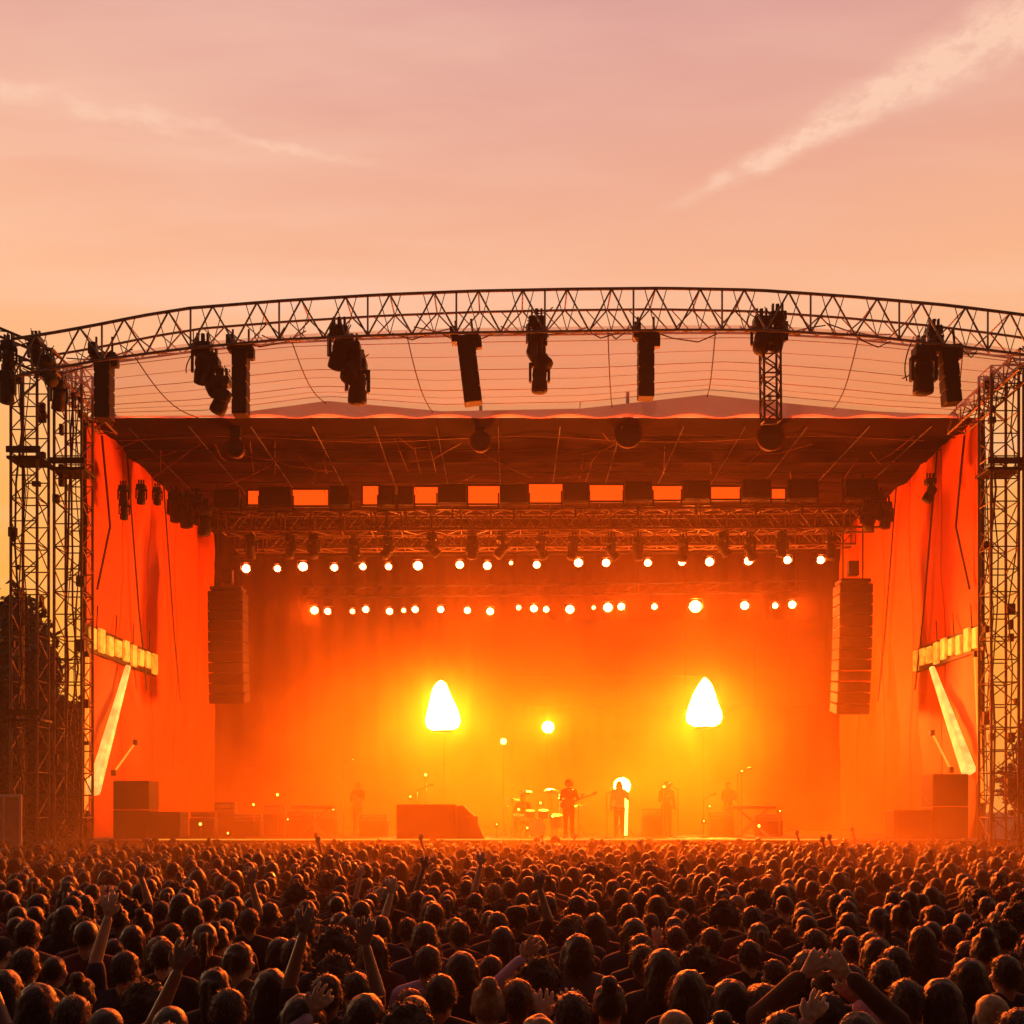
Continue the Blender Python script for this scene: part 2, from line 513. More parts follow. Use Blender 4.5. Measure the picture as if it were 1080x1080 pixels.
def tower(x, y, w, label, h=14.2, plat=()):
    root = empty('scaffold_tower', (x, y, 0)); tag(root, label, 'scaffold tower', 'scaffold towers at the stage sides')
    n = 24
    L4 = {}
    for sx in (-1, 1):
        for sy in (-1, 1):
            L4[(sx, sy)] = [Vector((x + sx * w / 2, y + sy * w / 2, h * i / n)) for i in range(n + 1)]
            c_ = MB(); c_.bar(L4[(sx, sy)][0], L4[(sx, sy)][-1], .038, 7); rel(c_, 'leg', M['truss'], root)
    br = MB()
    zigzag(br, L4[(-1, -1)], L4[(1, -1)], .017); zigzag(br, L4[(1, 1)], L4[(-1, 1)], .017)
    zigzag(br, L4[(-1, 1)], L4[(-1, -1)], .017); zigzag(br, L4[(1, -1)], L4[(1, 1)], .017)
    for i in range(0, n + 1, 1):
        br.bar(L4[(-1, -1)][i], L4[(1, -1)][i], .018, 5); br.bar(L4[(-1, 1)][i], L4[(1, 1)][i], .018, 5)
        if i % 2 == 0:
            br.bar(L4[(-1, -1)][i], L4[(-1, 1)][i], .018, 5); br.bar(L4[(1, -1)][i], L4[(1, 1)][i], .018, 5)
    rel(br, 'bracing', M['truss'], root)
    cb = MB()
    for k in range(5):
        xx = x + rnd.uniform(-w / 2, w / 2); yy = y + rnd.uniform(-w / 2, w / 2)
        pts = [Vector((xx + rnd.uniform(-.12, .12), yy + rnd.uniform(-.1, .1), h * i / 9)) for i in range(10)]
        cb.path(pts, rnd.uniform(.012, .03), 4)
    for k in range(16):                       # junction boxes, clamps and coils fixed to the lattice
        z = rnd.uniform(2, h)
        cb.box((x + rnd.choice((-1, 1)) * w * .45, y - w * .45 * rnd.choice((0, 1)), z), (rnd.uniform(.08, .22), .12, rnd.uniform(.1, .35)))
    rel(cb, 'cable', M['cable'], root)
    b_ = MB(); b_.box((x, y, .06), (w + .5, w + .5, .12), bev=.02); rel(b_, 'base_plate', M['dark_metal'], root)
    for z in plat:
        p_ = MB(); p_.box((x, y, z), (w + .2, w + .12, .08), bev=.02)
        p_.box((x, y - w / 2 - .05, z + .2), (w + .2, .04, .16))
        rel(p_, 'platform', M['dark_metal'], root)
    return root


tower(-12.64, 27.6, 0.68, 'slim lattice scaffold tower at the far left edge, dark trees behind it', plat=(11.7, 4.9))
tower(-11.62, 27.9, 0.72, 'denser lattice scaffold tower next to the orange tarpaulin, behind the pale barrier side', plat=(11.5,))
tower(12.9, 27.9, 0.72, 'lattice scaffold tower right beside the red tarpaulin and the tall loudspeaker', plat=(11.5,))
tower(13.95, 27.4, 0.85, 'lattice scaffold tower cut by the right picture edge', plat=(11.7,))
box_truss('roof_side_truss', (-11.75, 26.3, 13.85), (-11.9, 31.0, 13.9), .5, .5, 10, 'short truss running back from the left tower top along the canopy', 'truss', 'roof side trusses')
box_truss('roof_side_truss', (12.95, 26.3, 13.85), (13.1, 31.0, 13.9), .5, .5, 10, 'short truss running back from the right tower top along the canopy', 'truss', 'roof side trusses')
box_truss('outrigger_truss', (-11.9, 27.2, 14.1), (-15.2, 25.3, 15.0), .5, .5, 7, 'outrigger truss sticking out past the left edge with a lamp below', 'truss')

# ------------------------------------------------------------------ lamps: prototypes
def moving_head(loc, tilt, pan, s=1.0, label='', group='moving head lamps hung from the arch', lens=None):
    root = empty('moving_head_lamp', loc); tag(root, label, 'stage lamp', group)
    b_ = MB(); b_.box((0, 0, -.12), (.42, .34, .24), bev=.04); b_.bar((0, 0, 0), (0, 0, .22), .05, 8)
    b_.box((-.12, 0, .13), (.05, .1, .18)); b_.box((.12, 0, .13), (.05, .1, .18))
    b_.build('base', M['dark_metal'], root)
    y_ = MB()
    for sx in (-1, 1):
        y_.box((sx * .24, 0, -.45), (.07, .16, .5), bev=.02)
    y_.box((0, 0, -.26), (.55, .16, .08), bev=.02)
    yo = y_.build('yoke', M['dark_metal'], root); yo.rotation_euler.z = pan
    h_ = MB(); h_.lathe([(.10, -.3), (.17, -.26), (.19, -.1), (.17, 0), (.2, .08), (.21, .3), (.2, .34)], (0, 0, 0), (0, 0, -1), 14)
    hd = h_.build('head', M['black_case'], yo, True); hd.location = (0, 0, -.6); hd.rotation_euler.x = tilt
    l_ = MB(); l_.lathe([(.17, .345), (.12, .37), (.02, .385)], (0, 0, 0), (0, 0, -1), 12)
    if lens:
        le = l_.build('lens', lens, yo, True)
    else:
        le = l_.build('lens', M['grille'], yo, True)
    le.location = (0, 0, -.6); le.rotation_euler.x = tilt
    root.scale = (s, s, s)
    return root


def column_speaker(px, y0, y1, Y, label, tilt=0.0, w=.42):
    a = P(px, y0, Y); b = P(px, y1, Y); H = a.z - b.z
    root = empty('hanging_speaker', a, (0, 0, 0)); tag(root, label, 'loudspeaker', 'column loudspeakers hung from the arch')
    c_ = MB(); n = 4
    for k in range(n):
        c_.box((0, 0, -.28 - (H - .3) * (k + .5) / n), (w, .4, (H - .3) / n - .02), bev=.03)
    c_.build('cabinet', M['black_case'], root)
    g_ = MB()
    g_.box((0, -.205, -.28 - (H - .3) / 2), (w - .08, .02, H - .42)); g_.build('grille', M['grille'], root)
    k_ = MB(); k_.box((0, 0, -.2), (w + .25, .3, .14), bev=.02); k_.bar((-.2, 0, .3), (-.2, 0, -.2), .03); k_.bar((.2, 0, .3), (.2, 0, -.2), .03)
    k_.box((-w * .6, -.1, -.05), (.2, .25, .3), bev=.03); k_.box((w * .65, 0, -.32), (.2, .2, .3), bev=.03)
    k_.build('bracket', M['dark_metal'], root)
    root.rotation_euler.y = tilt
    return root


HY = 26.5
column_speaker(110, 368, 444, HY, 'black column loudspeaker hanging straight down beside the left tower', 0, .4)
column_speaker(254, 360, 440, HY, 'black column loudspeaker beside a twisted cluster of lamps, second from left', 0, .38)
column_speaker(490, 350, 428, HY, 'slanted black column loudspeaker hanging left of the arch centre', R(-7), .45)
column_speaker(681, 347, 422, HY, 'upright black column loudspeaker right of the arch centre above a ring lamp', 0, .40)
column_speaker(998, 360, 428, HY, 'slightly slanted black column loudspeaker hanging beside the right tower', R(-5), .40)


def hang(px, py, Y, tilt, pan, s, label):
    o = moving_head(P(px, py, Y), tilt, pan, s * .82, label)
    for k in range(3):
        a = Vector((rnd.uniform(-.25, .25), rnd.uniform(-.2, .2), rnd.uniform(-.1, .3))); b = Vector((rnd.uniform(-.45, .45), rnd.uniform(-.3, .3), rnd.uniform(-.9, .35)))
        m_ = (a + b) / 2 + Vector((rnd.uniform(-.3, .3), 0, -rnd.uniform(.05, .4)))
        d = MB(); d.path([a.lerp(m_, t / 8).lerp(m_.lerp(b, t / 8), t / 8) for t in range(9)], .014, 5); d.build('cable', M['cable'], o)
    return o


hang(214, 362, HY, .5, .3, 1.3, 'black moving head lamp highest in the twisted left cluster')
hang(223, 378, HY + .1, -.6, 1.0, 1.25, 'black moving head lamp in the middle of the twisted left cluster')
hang(234, 398, HY + .2, .4, 2.0, 1.2, 'black moving head lamp lowest in the twisted left cluster')
hang(358, 345, HY, .7, .5, 1.35, 'black moving head lamp uppermost in the zigzag cluster left of centre')
hang(371, 362, HY + .1, -.5, -.4, 1.3, 'black moving head lamp in the middle of the zigzag cluster left of centre')
hang(377, 380, HY + .2, .1, .3, 1.4, 'black moving head lamp at the bottom of the zigzag cluster left of centre')
hang(566, 335, HY, .6, .4, 1.2, 'black moving head lamp tucked inside the arch at its centre')
hang(568, 352, HY + .1, -.7, 1.1, 1.25, 'black moving head lamp under the arch centre with pale fittings')
hang(569, 375, HY + .2, 0, 0, 1.2, 'black moving head lamp pointing straight down, lowest at the arch centre')
hang(974, 366, HY, .05, 0, 1.5, 'black moving head lamp hanging left of the right slanted loudspeaker')
hang(985, 345, HY + .2, .9, .8, 1.1, 'black moving head lamp clamped inside the arch by the right tower')
hang(38, 356, HY, .6, .2, .9, 'black moving head lamp on the left tower top')
hang(50, 376, HY - .3, -.7, 1.2, .95, 'black moving head lamp under the left tower top')
hang(62, 402, HY + .4, .5, .6, .95, 'black moving head lamp lowest beside the left tower top')
hang(7, 392, 26.0, .1, 0, 1.0, 'black moving head lamp hanging at the left edge under the outrigger truss')
hang(9, 360, 25.9, .8, .4, .9, 'black moving head lamp sitting on the outrigger truss at the left edge')
hang(820, 330, HY, .6, .3, 1.2, 'black moving head lamp inside the arch above the lattice drop')
hang(803, 335, HY, -.6, -.3, 1.2, 'second black moving head lamp inside the arch above the lattice drop')

# lattice drop and dark extension pieces
box_truss('drop_truss', P(812, 345, HY), P(813, 445, HY + .3), .42, .42, 8, 'lattice truss dropping from the arch down to a ring lamp', 'truss', None, .03, .02, (0, 1, 0), M['dark_metal'])


def ring_lamp(px, py, Y, r, label):
    c = P(px, py, Y)
    root = empty('ring_lamp', c); tag(root, label, 'stage lamp', 'round ring lamps under the ceiling')
    d = MB(); d.lathe([(r * .75, -.25), (r * .95, -.12), (r, .12), (r * .9, .14)], (0, 0, 0), (0, -1, 0), 22); d.build('housing', M['dark_metal'], root, True)
    d = MB()
    n = 24
    for i in range(n):
        t0, t1 = 2 * math.pi * i / n, 2 * math.pi * (i + 1) / n
        d.bar((r * 1.04 * math.cos(t0), -.13, r * 1.04 * math.sin(t0)), (r * 1.04 * math.cos(t1), -.13, r * 1.04 * math.sin(t1)), .035, 6)
    d.build('rim', M['rope'], root)
    d = MB(); d.bar((0, 0, r), (0, 0, r + .9), .05, 8); d.box((0, 0, r + .25), (.3, .2, .4), bev=.03); d.build('stem', M['dark_metal'], root)


ring_lamp(662, 459, 31.2, .38, 'round ring-rimmed lamp hanging below the upright centre loudspeaker')
ring_lamp(812, 462, 31.2, .38, 'round ring-rimmed lamp below the lattice drop truss')
ring_lamp(507, 467, 31.2, .28, 'smaller dark ring lamp below the slanted loudspeaker')
ring_lamp(249, 474, 31.2, .26, 'small dark ring lamp below the second column loudspeaker from the left')

ordw = 'first second third fourth fifth sixth seventh eighth ninth tenth eleventh twelfth thirteenth fourteenth fifteenth sixteenth seventeenth eighteenth nineteenth twentieth twenty-first twenty-second'.split()
# lighting truss with flood boxes
LT = box_truss('lighting_truss', P(236, 552, 34.8), P(925, 548, 34.8), .6, .65, 44, 'long straight lighting truss across the stage carrying square flood lamps', 'truss', 'lighting trusses over the stage', .04, .022)
box_truss('lighting_truss', P(250, 573, 36.6), P(900, 568, 36.6), .5, .5, 44, 'rear lighting truss just above the upper row of lit lamps', 'truss', 'lighting trusses over the stage', .04, .022)


def flood(px, py, Y, w, h, label):
    c = P(px, py, Y)
    root = empty('flood_lamp', c); tag(root, label, 'flood lamp', 'square flood lamps on the lighting truss')
    d = MB(); d.box((0, 0, 0), (w, .4, h), bev=.04)
    for k in range(5):
        d.box((0, .22, -h / 2 + h * (k + .5) / 5), (w * .9, .06, .03))
    d.build('housing', M['black_case'], root)
    d = MB(); d.box((0, -.21, 0), (w * .8, .03, h * .75), bev=.008); d.build('lens', M['grille'], root)
    d = MB()
    for sx in (-1, 1):
        d.bar((sx * (w / 2 + .04), 0, h * .1), (sx * (w / 2 + .04), 0, -h / 2 - .15), .025, 6)
    d.bar((-w / 2 - .04, 0, -h / 2 - .15), (w / 2 + .04, 0, -h / 2 - .15), .025, 6); d.bar((0, 0, -h / 2 - .15), (0, 0, -h / 2 - .5), .03, 6)
    d.build('yoke', M['dark_metal'], root)


fl = [(240, 527, 26), (291, 525, 34), (359, 524, 20), (408, 524, 17), (428, 524, 16), (477, 522, 30), (542, 522, 30), (607, 520, 27), (673, 519, 29), (734, 518, 28), (797, 517, 30), (846, 517, 32), (907, 517, 34)]
fwords = ['first', 'second', 'third', 'fourth', 'fifth', 'sixth', 'seventh', 'eighth', 'ninth', 'tenth', 'eleventh', 'twelfth', 'thirteenth']
for i, (x, y, w) in enumerate(fl):
    flood(x, y, 34.4, w * 34.4 / F, .62, 'black square flood lamp on the lighting truss, %s from left' % fwords[i])

# glowing panels painting the lamp-lit orange cloth between the floods
for i, (xa, xb, ya, yb) in enumerate(((383, 400, 513, 532), (437, 466, 514, 531), (494, 528, 513, 531), (558, 593, 511, 530), (622, 657, 512, 528), (688, 720, 513, 527), (750, 782, 514, 526), (812, 830, 516, 526), (262, 276, 518, 532), (308, 346, 517, 533))):
    a = P(xa, ya, 35.1); b = P(xb, yb, 35.1)
    root = empty('light_panel', ((a.x + b.x) / 2, 35.1, (a.z + b.z) / 2)); tag(root, 'glowing orange light panel between two flood lamps, in gap %d counted from the left' % (i + 1) if False else None, None)
    W, H = b.x - a.x, a.z - b.z
    d = MB(); d.box((0, 0, 0), (W, .04, H)); d.build('glowing_panel', M['led'], root)
    d = MB()
    for sx in (-1, 1): d.box((sx * (W / 2 + .03), .02, 0), (.06, .1, H + .12))
    for sz in (-1, 1): d.box((0, .02, sz * (H / 2 + .03)), (W, .1, .06))
    d.build('frame', M['dark_metal'], root)
    names = {0: 'glowing orange light panel right of the third flood lamp', 1: 'glowing orange light panel left of the sixth flood lamp', 2: 'glowing orange light panel between the sixth and seventh flood lamps',
             3: 'glowing orange light panel between the seventh and eighth flood lamps', 4: 'glowing orange light panel between the eighth and ninth flood lamps', 5: 'glowing orange light panel between the ninth and tenth flood lamps',
             6: 'glowing orange light panel between the tenth and eleventh flood lamps', 7: 'narrow glowing orange light panel between the eleventh and twelfth flood lamps', 8: 'narrow glowing orange light panel between the first and second flood lamps', 9: 'glowing orange light panel between the second and third flood lamps'}
    tag(root, names[i], 'light panel', 'orange light panels behind the flood lamps')

# unlit moving heads hung below the lighting trusses
for i in range(17):
    x = 262 + i * 38 + rnd.uniform(-8, 8)
    moving_head(P(x, 566 + rnd.uniform(-3, 3), 35.0), rnd.uniform(-.9, .9), rnd.uniform(-1.5, 1.5), .8, 'unlit black moving head lamp under the lighting truss, %s from left' % ordw[i], 'unlit lamps under the lighting truss')
for (x, y, s) in ((130, 512, .62), (149, 511, .62), (166, 514, .55), (131, 528, .6)):
    moving_head(P(x, y, 31.6), .3, .4, s, {130: 'black hanging lamp leftmost before the orange tarpaulin, upper of two', 149: 'black hanging lamp second along the top of the orange tarpaulin', 166: 'black hanging lamp third along the top of the orange tarpaulin', 131: 'black hanging lamp leftmost before the orange tarpaulin, lower of two'}[x], 'lamps hung beside the orange tarpaulin')
moving_head(P(981, 505, 32.0), .5, 1.3, .75, 'single black lamp hanging before the right red tarpaulin', 'lamps hung beside the orange tarpaulin')
for (x, y) in ((185, 520), (196, 526), (207, 522), (216, 534)):
    moving_head(P(x, y, 34.5), rnd.uniform(-.5, .5), rnd.uniform(-1, 1), 1.0, 'black lamp in the tight clump left of the flood lamps, %s from left' % ordw[(185, 196, 207, 216).index(x)], 'clump of lamps left of the flood lamps')
for (x, y) in ((925, 520), (934, 530), (915, 532)):
    moving_head(P(x, y, 34.5), rnd.uniform(-.5, .5), rnd.uniform(-1, 1), .9, {925: 'black lamp topmost in the dark clump right of the last flood lamp', 934: 'black lamp rightmost in the dark clump right of the last flood lamp', 915: 'black lamp leftmost in the dark clump right of the last flood lamp'}[x], 'clump of lamps right of the flood lamps')

def glow_line(pts, r, material, label):  # glowing lines painting lit seams, lit cables and a white streak
    root = empty('tube_light', pts[0]); tag(root, label, 'tube light', 'thin tube lights along the wall edges')
    d = MB(); d.path(pts, r, 8); rel(d, 'tube', material, root)
    d = MB()
    for t in (pts[0], pts[-1]):
        d.box(t, (.14, .14, .18), bev=.02)
    rel(d, 'end_cap', M['dark_metal'], root)


# two rows of lit lamps on bars
def lamp_bar(x0, x1, y, Y, label):
    a, b = P(x0, y, Y), P(x1, y - 6, Y)
    root = empty('lamp_bar', a); tag(root, label, 'lamp bar', 'horizontal bars carrying the lit lamps')
    d = MB(); d.bar(a, b, .05, 8); d.bar(a + Vector((0, 0, .4)), b + Vector((0, 0, .4)), .04, 8); rel(d, 'tube', M['dark_metal'], root)
    d = MB()
    n = int((b - a).length / .8)
    for i in range(n):
        p0 = a.lerp(b, i / n); p1 = a.lerp(b, (i + 1) / n)
        d.bar(p0, p1 + Vector((0, 0, .4)), .018, 5)
    rel(d, 'bracing', M['dark_metal'], root)
    d = MB()
    for t in (.02, .33, .66, .98):
        p = a.lerp(b, t); d.bar(p, Vector((p.x, p.y, 13.9)), .015, 5)
    rel(d, 'hanging_wire', M['cable'], root)


lamp_bar(245, 880, 587, 41.0, 'upper dark bar carrying a row of round lit lamps')
lamp_bar(320, 850, 630, 41.0, 'lower dark bar carrying a row of round lit lamps')


def stage_lamp(px, py, Y, r, material, label, group):
    c = P(px, py, Y)
    root = empty('stage_lamp', c); tag(root, label, 'stage lamp', group)
    d = MB(); d.lathe([(r * .5, -.42), (r * .95, -.3), (r * 1.08, .02), (r * 1.08, .05)], (0, 0, 0), (0, -1, 0), 14)
    d.box((0, -.16, r * 1.22), (r * 2.3, .26, .02)); d.box((-r * 1.2, -.13, r * .3), (.02, .2, r * 1.7)); d.box((r * 1.2, -.13, r * .3), (.02, .2, r * 1.7)); d.build('housing', M['dark_metal'], root, True)  # top and side flaps added to keep lamp light off the ceiling
    d = MB(); d.lathe([(r, .055), (r * .7, .055 + r * .28), (.02, .055 + r * .42)], (0, 0, 0), (0, -1, -.12), 10); d.build('lens', material, root, True)
    d = MB()
    for sx in (-1, 1): d.box((sx * r * 1.18, 0, r * .6), (.03, .08, r * 1.6))
    d.box((0, 0, r * 1.4), (r * 2.4, .08, .04)); d.build('yoke', M['dark_metal'], root)


row1 = [(260, 600, 6.5), (293, 600, 5), (320, 598, 7), (353, 599, 5.5), (383, 598, 5), (410, 598, 5), (441, 597, 7), (485, 596, 6), (514, 597, 6), (539, 594, 3), (566, 596, 5.5), (610, 594, 6.5), (639, 594, 6), (683, 594, 5.5), (719, 593, 5.5), (748, 593, 6.5), (789, 592, 6.5), (830, 591, 6), (865, 591, 6)]
row2 = [(332, 644, 6), (346, 645, 5), (372, 645, 4), (386, 643, 5), (411, 645, 5), (426, 644, 3.5), (438, 643, 5), (465, 643, 5), (493, 644, 5), (517, 645, 5.5), (547, 641, 4), (563, 642, 5.5), (576, 643, 4.5), (601, 643, 6.5), (626, 641, 3), (641, 641, 7), (655, 640, 5.5), (690, 640, 4.5), (733, 640, 9.5), (785, 639, 6.5), (817, 639, 4.5), (835, 638, 6)]
for i, (x, y, r) in enumerate(row1):
    small = r < 4
    stage_lamp(x, y, 40.8, r * 40.8 / F * .67, M['lamp_dim'] if small else M['lamp_white'], ('faint small' if small else 'bright round') + ' lamp on the upper bar, %s from left' % ordw[i], 'lit lamps on the upper bar')
for i, (x, y, r) in enumerate(row2):
    small = r < 4.2; big = r > 9
    stage_lamp(x, y, 40.8, r * 40.8 / F * .67, M['lamp_hot'] if big else M['lamp_dim'] if small else M['lamp_white'], ('largest bright yellow' if big else 'faint small' if small else 'bright round') + ' lamp on the lower bar, %s from left' % ordw[i], 'lit lamps on the lower bar')

def beam(loc, aim, power, size, rad, green=.10):
    ld = bpy.data.lights.new('lamp_beam', 'SPOT'); ld.energy = power; ld.color = (1, green, .010); ld.spot_size = R(size); ld.spot_blend = .7; ld.shadow_soft_size = rad
    lo = bpy.data.objects.new('lamp_beam', ld); col.objects.link(lo); lo.location = loc
    lo.rotation_euler = (Vector(aim) - loc).to_track_quat('-Z', 'Y').to_euler()


for i, (x, y, r) in enumerate(row2):
    if r >= 5.5:
        q = P(x, y, 40.8) + Vector((0, -.35, 0)); beam(q, (q.x * .8, 13, 1.7), SPOT_W, 38, .12)
for x, y, k in ((468, 745, 1.0), (742, 742, 1.0), (578, 767, .6)):
    q = P(x, y, 38.3); beam(q, (q.x * .6, 12, 2.2), CONE_W * k, 64, .35, .165)

# two lamp beams built as solid glowing cones, two small lamps on stands
def cone_lamp(px, py, Y, label, tilt):
    base = P(px, py, Y)
    root = empty('cone_lamp', (base.x, Y, SH)); tag(root, label, 'cone lamp', 'white hot cone lamps')
    h = base.z - SH
    d = MB(); d.bar((0, 0, .05), (0, 0, h), .035, 8); d.lathe([(.45, 0), (.45, .05), (.1, .1)], (0, 0, 0), (0, 0, 1), 14)
    d.build('stand', M['dark_metal'], root)
    s = Y / F
    prof = [(3, 0), (12, .5), (17, 4), (18.5, 9), (17.3, 16), (14.5, 25), (11, 34), (8, 42), (5.2, 47.5), (2, 50.5), (.3, 51.5)]
    d = MB(); d.lathe([(r * s, z * s) for r, z in prof], (0, 0, 0), (0, 0, 1), 18)
    d.v = [tuple(Vector(v) * (1 + .09 * noise.noise(Vector(v) * 1.6 + Vector((px, 0, 0))))) for v in d.v]
    o = d.build('glass', M['cone'], root, True); o.location = (0, 0, h); o.rotation_euler = (0, tilt, 0); o.scale = (1, .55, 1)
    d = MB(); d.lathe([(.1, -.12), (.42, -.06), (.45, -.02)], (0, 0, h), (0, 0, 1), 16); d.build('collar', M['dark_metal'], root)


cone_lamp(468, 770, 39.5, 'white hot cone lamp glowing left of the stage centre', R(-4))
cone_lamp(742, 766, 39.5, 'white hot cone lamp glowing right of the stage centre', R(1))


def stand_lamp(px, py, Y, r, material, label):
    c = P(px, py, Y)
    root = empty('stand_lamp', (c.x, Y, SH)); tag(root, label, 'stage lamp', 'small lamps on stands behind the drums')
    h = c.z - SH
    d = MB(); d.bar((0, 0, 0), (0, 0, h), .03, 6)
    for k in range(3):
        t = k * 2.094; d.bar((0, 0, .5), (.4 * math.cos(t), .4 * math.sin(t), 0), .02, 5)
    d.build('stand', M['dark_metal'], root)
    d = MB(); d.lathe([(r * .5, -.35), (r * 1.05, -.2), (r * 1.05, .03)], (0, 0, h), (0, -1, 0), 12); d.build('housing', M['dark_metal'], root)
    d = MB(); d.lathe([(r, .035), (r * .6, .1), (.01, .14)], (0, 0, h), (0, -1, 0), 10); d.build('lens', material, root)


stand_lamp(578, 767, 38.5, .22, M['lamp_hot'], 'small glaring lamp on a tall stand right of the left cone lamp')
stand_lamp(531, 782, 38.5, .12, M['lamp_dim'], 'tiny lamp on a stand between the drums and the left cone lamp')

stand_lamp(656, 829, 33.0, .27, M['lamp_hot'], 'white glaring lamp on a stand right behind the singer')

glow_line([P(661, 838, 32.9), P(660, 884, 32.9)], .05, M['tube_hot'], 'upright white hot tube light standing right behind the singer')  # white streak of light painted as a glowing upright

# ------------------------------------------------------------------ line arrays
def line_array(px0, px1, y0, y1, Y, n, curve, label):
    a = P((px0 + px1) / 2, y0, Y); b = P((px0 + px1) / 2, y1, Y)
    W = (px1 - px0) * Y / F; H = a.z - b.z
    root = empty('line_array', a); tag(root, label, 'line array loudspeaker', 'line array loudspeakers hung either side of the stage')
    for k in range(n):
        t = (k + .5) / n
        off = -curve * t * t
        c_ = MB(); c_.box((0, 0, 0), (W, .8, H / n - .025), bev=.03); c_.box((0, -.41, 0), (W * .92, .03, H / n - .12))
        o = c_.build('cabinet', M['black_case'], root); o.location = (off * .5, -off, -H * t); o.rotation_euler.x = .25 * t * t
    f_ = MB(); f_.box((0, 0, .1), (W * .9, .7, .12), bev=.02)
    for sx in (-1, 1): f_.bar((sx * W * .3, 0, .15), (sx * W * .3, 0, 13.9 - a.z), .03, 6)
    f_.box((0, 0, .55), (.35, .3, .5), bev=.03)
    f_.build('flying_frame', M['dark_metal'], root)


line_array(222, 259, 625, 742, 36.8, 11, -.25, 'dark hanging line array loudspeaker fading into smoke on the left of the stage')
line_array(882, 917, 617, 752, 35.5, 12, .15, 'tall dark hanging line array loudspeaker on the right before the red tarpaulin')

# ------------------------------------------------------------------ T shaped lit battens on the side walls
def wall_batten(x, sgn, ya, yb, z0, z1, legy0, legz0, legy1, legz1, label):
    root = empty('wall_batten', (x, (ya + yb) / 2, z0)); tag(root, label, 'light batten', 'T shaped lit battens on the side walls')
    n = 9
    for k in range(n):
        Y = lerp(ya, yb, (k + .5) / n)
        d = MB()
        d.box((x, Y, (z0 + z1) / 2 + .03 * math.sin(k * 2.1)), (.10, (yb - ya) / n * .62, z1 - z0 - .10 + .10 * math.sin(k * 1.7)), bev=.03)
        rel(d, 'lamp_cell', M['batten'], root)
    d = MB(); d.box((x + sgn * .12, (ya + yb) / 2, (z0 + z1) / 2), (.08, yb - ya + .1, z1 - z0 + .1), bev=.02)
    rel(d, 'housing', M['dark_metal'], root)
    for k in range(4):
        Y = lerp(ya, yb, (k + .5) / 4); d = MB(); d.bar((x + sgn * .05, Y, z1), (x + sgn * .1, Y + .2, z1 + .7), .018, 5)
        rel(d, 'bracket', M['dark_metal'], root)
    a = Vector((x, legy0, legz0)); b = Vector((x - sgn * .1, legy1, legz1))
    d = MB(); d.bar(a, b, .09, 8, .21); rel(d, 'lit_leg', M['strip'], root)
    return root


wall_batten(X0 + .16, -1, 29.9, 35.8, 7.15, 7.85, 33.0, 7.05, 30.0, 3.1, 'yellow lit T shaped batten with slanting leg on the orange tarpaulin, left')
wall_batten(X1 - .16, 1, 29.9, 34.9, 7.15, 7.85, 33.3, 7.05, 30.4, 3.7, 'yellow lit T shaped batten with slanting leg above the tall right loudspeaker box')


glow_line([P(92, 690, 30.2), P(91, 858, 30.2)], .06, M['strip_dim'], 'thin upright yellow tube light at the front edge of the orange tarpaulin')  # lit wall seam painted as a glowing line, likewise on the right
glow_line([P(1029, 690, 30.2), P(1036, 850, 30.2)], .06, M['strip_dim'], 'thin upright yellow tube light at the front edge of the red tarpaulin')
glow_line([P(143, 783, 32.0), P(120, 815, 31.5)], .03, M['strip_dim'], 'short slanting light streak above the left loudspeaker box')  # lit cable painted as a glowing line, likewise on the right
glow_line([P(983, 773, 32.0), P(1003, 812, 31.5)], .03, M['strip_dim'], 'short slanting light streak above the tall right loudspeaker box')

# ------------------------------------------------------------------ loudspeaker boxes on the deck
def cabinet(px0, px1, ytop, Y, label, depth=.9, tiers=1):
    a = P(px0, ytop, Y); b = P(px1, ytop, Y)
    W = b.x - a.x; H = a.z - SH
    root = empty('speaker_cabinet', ((a.x + b.x) / 2, Y + depth / 2, SH)); tag(root, label, 'loudspeaker', 'loudspeaker boxes on the deck')
    d = MB()
    for k in range(tiers):
        d.box((0, 0, H * (k + .5) / tiers), (W, depth, H / tiers - .012), bev=.035)
    d.build('box', M['black_case'], root)
    d = MB()
    for k in range(tiers):
        d.box((0, -depth / 2 - .008, H * (k + .5) / tiers), (W * .88, .03, H / tiers * .86), bev=.01)
    d.build('grille', M['grille'], root)
    for sx in (-1, 1):
        d = MB(); d.box((sx * W * .505, 0, H * .6), (.02, .22, .09), bev=.008)
        d.build('handle', M['dark_metal'], root)
    return root


cabinet(119, 157, 823, 30.4, 'tall black loudspeaker box on the deck before the orange tarpaulin', .9, 2)
cabinet(157, 190, 856, 30.4, 'low black loudspeaker box beside the tall left one', .8)
cabinet(418, 481, 848, 30.1, 'wide black loudspeaker box at the stage front left of the drums', .9)
cabinet(984, 1022, 816, 30.4, 'tall black loudspeaker box on the deck by the right tower', .9, 2)
cabinet(943, 983, 854, 30.4, 'low black loudspeaker box beside the tall right one', .8)
w = empty('wedge_monitor', P(496, 885, 30.3)); w.location.z = SH; tag(w, 'sloping black wedge monitor beside the wide loudspeaker box', 'stage monitor')
d = MB()
prof = [(-.38, 0), (-.38, .95), (-.2, .98), (.12, .68), (.42, 0)]
vs = [Vector((x, y, z)) for y in (-.35, .35) for x, z in prof]
d.add(vs, [(0, 1, 2, 3, 4), (9, 8, 7, 6, 5)] + [(i, i + 5, (i + 1) % 5 + 5, (i + 1) % 5) for i in range(5)])
d.build('box', M['black_case'], w)
d = MB(); d.box((-.02, -.36, .42), (.5, .02, .5), bev=.005); d.build('grille', M['grille'], w)

